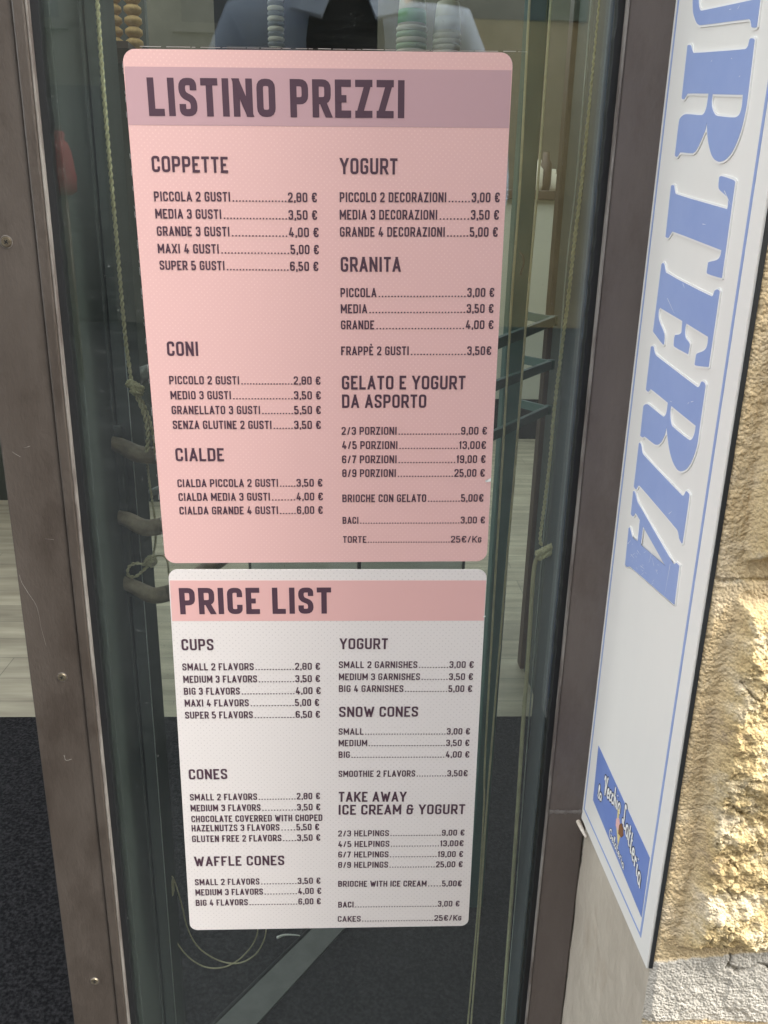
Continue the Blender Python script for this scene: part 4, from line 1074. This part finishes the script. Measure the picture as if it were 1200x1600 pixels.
bm = bmesh.new(); q = at(263, 1385, .13); add_box(bm, q + Vector((-.006, -.006, -.012)), q + Vector((.007, .006, .012)), .003, 3); from_bm('cord_weight', bm, CORD, lc_)
tube('frayed_end', smooth_path(thick([(254, 1328), (258, 1338), (263, 1348), (260, 1360)], .13), 5), lambda t: .0035 * (1 - .6 * t), ROPE, lc_, 8)
tag(tube('lint_thread', smooth_path([flat(433, 1465, .02), flat(445, 1461, .018), flat(462, 1461, .014), flat(478, 1464, .0085)], 5), lambda t: .0022 * (1 - .8 * t), CREAMT, None, 6), 'short white thread lying on the dark mat beside the metal strip', 'thread')

# serving counters
for (n, x0, x1, y, top, label) in (('serving_counter', 0.30, 2.25, 3.9, at(850, 298, 3.9).z, 'pale serving counter with dark wooden top deep in the shop on the right'), ('serving_counter', -3.4, -1.0, 2.95, 1.1, 'pale serving counter seen past the left edge of the door')):
    ct = thing(n, label, 'counter')
    box('front_panel', (x0, y, .24), (x1, y + .5, top - .045), COUNTER, ct, .004)
    box('plinth', (x0 + .02, y + .05, .001), (x1 - .02, y + .45, .239), DARK, ct)
    box('worktop', (x0 - .02, y - .03, top - .044), (x1 + .02, y + .52, top), WOODD, ct, .004)
    for k in range(1, 4):
        xx = x0 + (x1 - x0) * k / 4; box('panel_seam', (xx - .003, y - .002, .26), (xx + .003, y + .001, top - .06), DARK, ct)
ctop = at(850, 298, 3.9).z
for i, (px, h, r, m) in enumerate(((850, .20, .035, WOODD), (862, .12, .06, CUPW), (838, .16, .04, CUPW), (872, .10, .05, STEEL))):
    q = at(px, 290, 4.05); o = lathe('counter_jar', [(r * .8, 0), (r, h * .2), (r, h * .7), (r * .55, h * .82), (r * .5, h)], (q.x, 4.05 + .06 * (i % 2), ctop), m)
    tag(o, ['tall dark brown jar on the far serving counter', 'low wide cream jar on the far serving counter', 'small cream jar on the far serving counter', 'low dull metal jar on the far serving counter'][i], 'jar', 'jars on the far counter')
# cabinet hidden behind the posters that carries the paper cups
cb = thing('cup_cabinet', 'tall narrow cabinet behind the posters carrying stacked paper cups', 'cabinet')
cz = at(640, 92, 1.35).z
box('carcass', (-0.26, 1.28, 0.08), (0.30, 1.62, cz - .03), WALLD, cb, .003)
box('top_board', (-0.27, 1.27, cz - .029), (0.31, 1.63, cz), WOODD, cb, .003)
box('dark_backdrop', (at(335, 40, 1.6).x, 1.6, cz + .001), (at(590, 40, 1.6).x, 1.62, 2.3), TEE, cb)  # added black sheet, standing in for the dim interior behind the reflected shirt
box('door', (-0.25, 1.262, 0.12), (0.02, 1.279, cz - .06), COUNTER, cb, .002)
box('door', (0.03, 1.262, 0.12), (0.29, 1.279, cz - .06), COUNTER, cb, .002)
def cup_stack(px, n, rad, top_y, lid, label, m1=CUPW, m2=CUPG):
    q = at(px, 92, 1.38); root = thing('cup_stack', label, 'cup stack', 'stacks of paper cups on the cabinet'); root.location = (q.x, 1.38, cz)
    for i in range(n):
        z = .001 + i * .0115
        lathe('rim', [(rad * .93, z), (rad, z + .002), (rad * 1.03, z + .006), (rad * .98, z + .009)], (0, 0, 0), m1 if i % 2 or not lid else CUPGP, root, 24)
    z = .001 + n * .0115
    lathe('top_cup', [(rad * .93, z), (rad * .86, z + .045), (rad * .78, z + .06), (rad * .70, z + .061)], (0, 0, 0), m1, root, 24)
    lathe('print_band', [(rad * .945, z + .003), (rad * .90, z + .030), (rad * .895, z + .030)], (0, 0, 0), m2 if lid else WPAINT, root, 24)
    return root
cup_stack(642, 6, .034, 20, True, 'stack of green and cream paper cups left of the plain cream one')
cup_stack(697, 5, .031, 10, False, 'tall cream paper cup stack right of the green one')
q = at(432, 92, 1.38)
stt = thing('cup_stack', 'slim tall column of pale ribbed cups on the cabinet above LISTINO PREZZI', 'cup stack', 'stacks of paper cups on the cabinet'); stt.location = (q.x, 1.38, cz)
for i in range(22):
    z = .001 + i * .010; lathe('rim', [(.016, z), (.0185, z + .003), (.0185, z + .006), (.016, z + .0085)], (0, 0, 0), CUPW if i % 2 else GREYTUBE, stt, 20)
# wafer stacks on a wall shelf
sh = box('wall_shelf', (-1.9, 2.42, 0), (-0.75, 2.70, .02), WOODD); shz = at(200, 72, 2.5).z; sh.location.z = shz - .02
tag(sh, 'dark wooden shelf carrying stacks of wafer cones at upper left', 'shelf')
for (px, lab) in ((179, 'left column of nested wafer cones at the top left'), (210, 'second column of nested wafer cones, nearer the poster corner')):
    q = at(px, 60, 2.55); root = thing('wafer_stack', lab, 'cone stack', 'wafer cone columns on the shelf'); root.location = (q.x, 2.55, shz)
    for i in range(9):
        z = .001 + i * .034; lathe('wafer_cone', [(.018, z), (.030, z + .012), (.029, z + .024), (.016, z + .033)], (0, 0, 0), CONE, root, 18)
box_('shelf_bracket', (-1.9, 2.701, 0.001), (-0.75, 2.74, 2.6), WALLD, 'dark panel standing behind the wafer shelf', 'panel')
ceil = bmesh.new(); add_box(ceil, (-3.65, -0.15, 2.9), (6.5, 1.5, 3.0)); tag(from_bm('shop_ceiling', ceil, WPAINT), 'white ceiling over the front of the shop, left open behind to let sky light into the room', 'ceiling')  # ceiling stops short on purpose: the added opening lights the interior

# ------------------------------------------------------------------ street behind the photographer (seen as reflections)
ob = thing('ochre_house', 'ochre rendered house across the street with shuttered windows', 'building')
box('wall', (0.4, -13.0, -0.03), (16, -10.6, 10.5), OCHRE, ob)
for x in (1.2, 3.6, 6.0, 8.4):
    for z in (3.6, 6.8):
        f = box('window', (x, -10.61, z), (x + 1.1, -10.585, z + 1.7), WINDOWM, ob)
        box('shutter', (x - .5, -10.6, z), (x - .02, -10.55, z + 1.7), SHUTTER, f); box('shutter', (x + 1.12, -10.6, z), (x + 1.6, -10.55, z + 1.7), SHUTTER, f)
box('doorway', (5.2, -10.61, -.02), (6.6, -10.58, 2.6), WINDOWM, ob)
box('cornice', (0.4, -10.599, 10.0), (16, -10.3, 10.3), OCHRE, ob)
gb = thing('grey_house', 'dark grey house across the street next to the ochre one', 'building')
box('wall', (-18, -12.5, -0.03), (0.39, -10.3, 11.5), GREYR, gb)
for x in (-9.5, -7, -4.5, -2):
    for z in (3.4, 6.6):
        f = box('window', (x, -10.31, z), (x + 1.1, -10.285, z + 1.8), WINDOWM, gb); box('sill', (x - .1, -10.299, z - .12), (x + 1.2, -10.2, z - .02), GREYR, f)
box('doorway', (-6, -10.31, -.02), (-3, -10.28, 2.7), WINDOWM, gb)
ps = thing('closed_parasol', 'closed red parasol standing across the street', 'parasol')
q = at(96, 255, 5.6); mx_, my_ = q.x, -5.6
ps.location = (mx_, my_, -0.03)
zt = at(90, 205, 5.6).z + .03; zb_ = at(100, 305, 5.6).z + .03
lathe('pole', [(.022, .05), (.022, zt - .02)], (0, 0, 0), WOODD, ps, 12)
lathe('folded_canopy', [(.05, zb_), (.085, zb_ + .03), (.09, zb_ + .12), (.07, zb_ + .28), (.05, zt - .07), (.025, zt - .05), (.04, zt - .02), (.03, zt)], (0, 0, 0), REDC, ps, 16)

# ------------------------------------------------------------------ photographer (reflected in the pane)
def skin(name, pts, edges, m, parent, sub=2):
    """pts: (x,y,z,rx,ry)"""
    me = bpy.data.meshes.new(name); me.from_pydata([p[:3] for p in pts], edges, []); me.update()
    o = bpy.data.objects.new(name, me); COL.objects.link(o)
    s = o.modifiers.new('skin', 'SKIN'); s.use_smooth_shade = True
    for i, p in enumerate(pts):
        me.skin_vertices[0].data[i].radius = (p[3], p[4] if len(p) > 4 else p[3])
    me.skin_vertices[0].data[0].use_root = True
    ss = o.modifiers.new('sub', 'SUBSURF'); ss.levels = sub; ss.render_levels = sub
    dg = bpy.context.evaluated_depsgraph_get(); dg.update()
    m2 = bpy.data.meshes.new_from_object(o.evaluated_get(dg)); bpy.data.objects.remove(o)
    m2.name = name; m2.materials.clear()
    return link(name, m2, m, parent, True)
ph = thing('photographer', 'person in an open blue denim shirt over a black top, holding up a phone', 'person')
ph.location = (-0.01, -1.06, -0.03); ph.scale = (1.06, 1.0, 1.055)
def chain(n, start=0): return [(start + i, start + i + 1) for i in range(n - 1)]
hl = Vector((-.022, .30, 1.020)); hr = Vector((.080, .30, 1.015))   # wrists, person space
body = [(0, 0, .95, .14, .10), (0, .0, 1.12, .13, .10), (0, -.005, 1.30, .155, .105), (0, -.01, 1.42, .10, .08), (0, -.005, 1.49, .055, .06), (0, .015, 1.56, .062, .07), (0, .02, 1.63, .075, .092), (0, .02, 1.70, .062, .08)]
be = chain(8)
def limb(base, pts):
    s = len(body); body.extend(pts); be.append((base, s)); be.extend(chain(len(pts), s)); return len(body) - 1
wl = limb(3, [(-.17, -.01, 1.405, .055), (-.23, .0, 1.27, .046), (-.25, .02, 1.13, .040), (-.16, .17, 1.10, .034), (hl.x - .04, hl.y - .03, hl.z - .005, .026)])
wr = limb(3, [(.17, -.01, 1.405, .055), (.23, .0, 1.27, .046), (.25, .02, 1.12, .040), (.19, .17, 1.085, .034), (hr.x + .04, hr.y - .03, hr.z - .005, .026)])
limb(0, [(-.09, 0, .86, .085), (-.10, .01, .50, .058), (-.10, -.01, .28, .05), (-.10, -.015, .09, .036), (-.11, .09, .045, .035)])
limb(0, [(.09, 0, .86, .085), (.10, .01, .50, .058), (.10, -.01, .28, .05), (.10, -.015, .09, .036), (.11, .09, .045, .035)])
bo = skin('body', body, be, SKIN, ph)
def hand(w, s):
    pts = [(w.x + s * .04, w.y - .03, w.z - .005, .022, .016), (w.x + s * .015, w.y - .005, w.z, .03, .016), (w.x, w.y + .01, w.z + .004, .032, .015)]
    skin('palm', pts, chain(3), SKIN, bo, 2)
    for k in range(4):
        L = (.9, 1.05, 1.0, .8)[k]; z = w.z + .03 - k * .02
        f = [(w.x + s * .008, w.y + .012, z, .0088), (w.x - s * .004, w.y + .028 * L, z + .001, .0085), (w.x - s * .022, w.y + .030 * L, z + .001, .0078), (w.x - s * .036, w.y + .019, z, .0065)]
        skin('finger', f, chain(4), SKIN, bo, 2)
    t = [(w.x + s * .012, w.y - .012, w.z + .012, .011), (w.x - s * .004, w.y - .022, w.z + .026, .0095), (w.x - s * .02, w.y - .020, w.z + .036, .0085)]
    skin('thumb', t, chain(3), SKIN, bo, 2)
hand(hl, -1); hand(hr, 1)
shirt = [(0, 0, .86, .175, .125), (0, 0, 1.0, .165, .122), (0, 0, 1.15, .165, .122), (0, -.005, 1.30, .185, .128), (0, -.012, 1.42, .13, .095), (0, -.012, 1.475, .075, .075)]
se = chain(6)
for s in (-1, 1):
    k = len(shirt); shirt += [(s * .175, -.01, 1.405, .074), (s * .236, .0, 1.27, .062), (s * .254, .02, 1.13, .056), (s * .19 if s > 0 else -.17, .15, 1.09, .047)]; se.append((4, k)); se += chain(4, k)
skin('denim_shirt', shirt, se, DENIM, ph)
tr = [(0, 0, .93, .158, .118), (0, 0, .86, .15, .11)]; te = [(0, 1)]
for s in (-1, 1):
    k = len(tr); tr += [(s * .09, 0, .80, .098), (s * .102, .01, .50, .076), (s * .102, -.01, .28, .066), (s * .102, -.015, .10, .06)]; te.append((1, k)); te += chain(4, k)
skin('trousers', tr, te, DENIM2, ph)
for s in (-1, 1):
    skin('shoe', [(s * .10, -.05, .045, .044, .042), (s * .104, .03, .045, .046, .040), (s * .112, .12, .036, .046, .032), (s * .116, .18, .032, .036, .026)], chain(4), SHOE, ph)
# black top showing in the open front: a curved V panel just proud of the shirt
V, F = [], []
for i, (z, w, y) in enumerate(((1.485, .050, .080), (1.45, .058, .100), (1.38, .066, .128), (1.28, .062, .140), (1.15, .052, .136), (0.95, .045, .136))):
    for k in range(5):
        a = -1 + k / 2; V.append((a * w - .005, y - .010 * a * a, z))
    for k in range(5):
        a = -1 + k / 2; V.append((a * w - .005, y - .010 * a * a - .03, z))
for i in range(5):
    for k in range(4):
        a = i * 10 + k; F.append((a, a + 1, a + 11, a + 10))
fix_normals(mesh('black_top', V, F, TEE, ph, True))
for s in (-1, 1):
    pts = [(s * .048, .055, 1.515), (s * .080, .045, 1.50), (s * .098, .105, 1.43), (s * .045, .128, 1.415), (s * .028, .10, 1.46)]
    c = [Vector(p) for p in pts]; back = [p + Vector((0, -.006, -.004)) for p in c]; n = len(c)
    fix_normals(mesh('collar', c + back, [tuple(range(n)), tuple(range(n, 2 * n))[::-1]] + [(i, (i + 1) % n, n + (i + 1) % n, n + i) for i in range(n)], DENIM, ph))
hd = []
skin('hair', [(0, -.045, 1.60, .062, .055), (0, -.035, 1.68, .08, .075), (0, .01, 1.735, .072, .075), (0, .06, 1.735, .045, .035)], chain(4), HAIR, bo)
skin('nose', [(0, .105, 1.64, .008), (0, .118, 1.615, .011), (0, .112, 1.603, .010)], chain(3), SKIN, bo)
for s in (-1, 1):
    bm = bmesh.new(); bmesh.ops.create_uvsphere(bm, u_segments=14, v_segments=10, radius=.012, matrix=Matrix.Translation((s * .030, .092, 1.638))); e = from_bm('eye', bm, EYE, bo, True)
    bm = bmesh.new(); bmesh.ops.create_uvsphere(bm, u_segments=10, v_segments=8, radius=.006, matrix=Matrix.Translation((s * .030, .1005, 1.637))); from_bm('iris', bm, HAIR, e, True)
    skin('ear', [(s * .074, .01, 1.645, .008, .014), (s * .080, .005, 1.625, .008, .015), (s * .076, .01, 1.603, .006, .010)], chain(3), SKIN, bo)
    skin('eyebrow', [(s * .016, .100, 1.657, .003), (s * .034, .099, 1.660, .0035), (s * .048, .088, 1.656, .002)], chain(3), HAIR, bo)
skin('mouth', [(-.022, .096, 1.578, .003), (-.008, .104, 1.580, .006), (.008, .104, 1.580, .006), (.022, .096, 1.578, .003)], chain(4), LIP, bo)
# phone in the hands, its lens at the camera
fw, rt, upv = CM[2], CM[0], -CM[1]
pcn = CP - fw * .0105 + rt * .020 - upv * .056
M = Matrix(((rt.x, fw.x, upv.x, pcn.x), (rt.y, fw.y, upv.y, pcn.y), (rt.z, fw.z, upv.z, pcn.z), (0, 0, 0, 1)))
bm = bmesh.new(); add_box(bm, (-.036, -.004, -.073), (.036, .004, .073), .003, 3); bm.transform(M)
pho = tag(from_bm('smartphone', bm, PHONEM), 'black smartphone held upright in both hands of the photographer', 'phone')
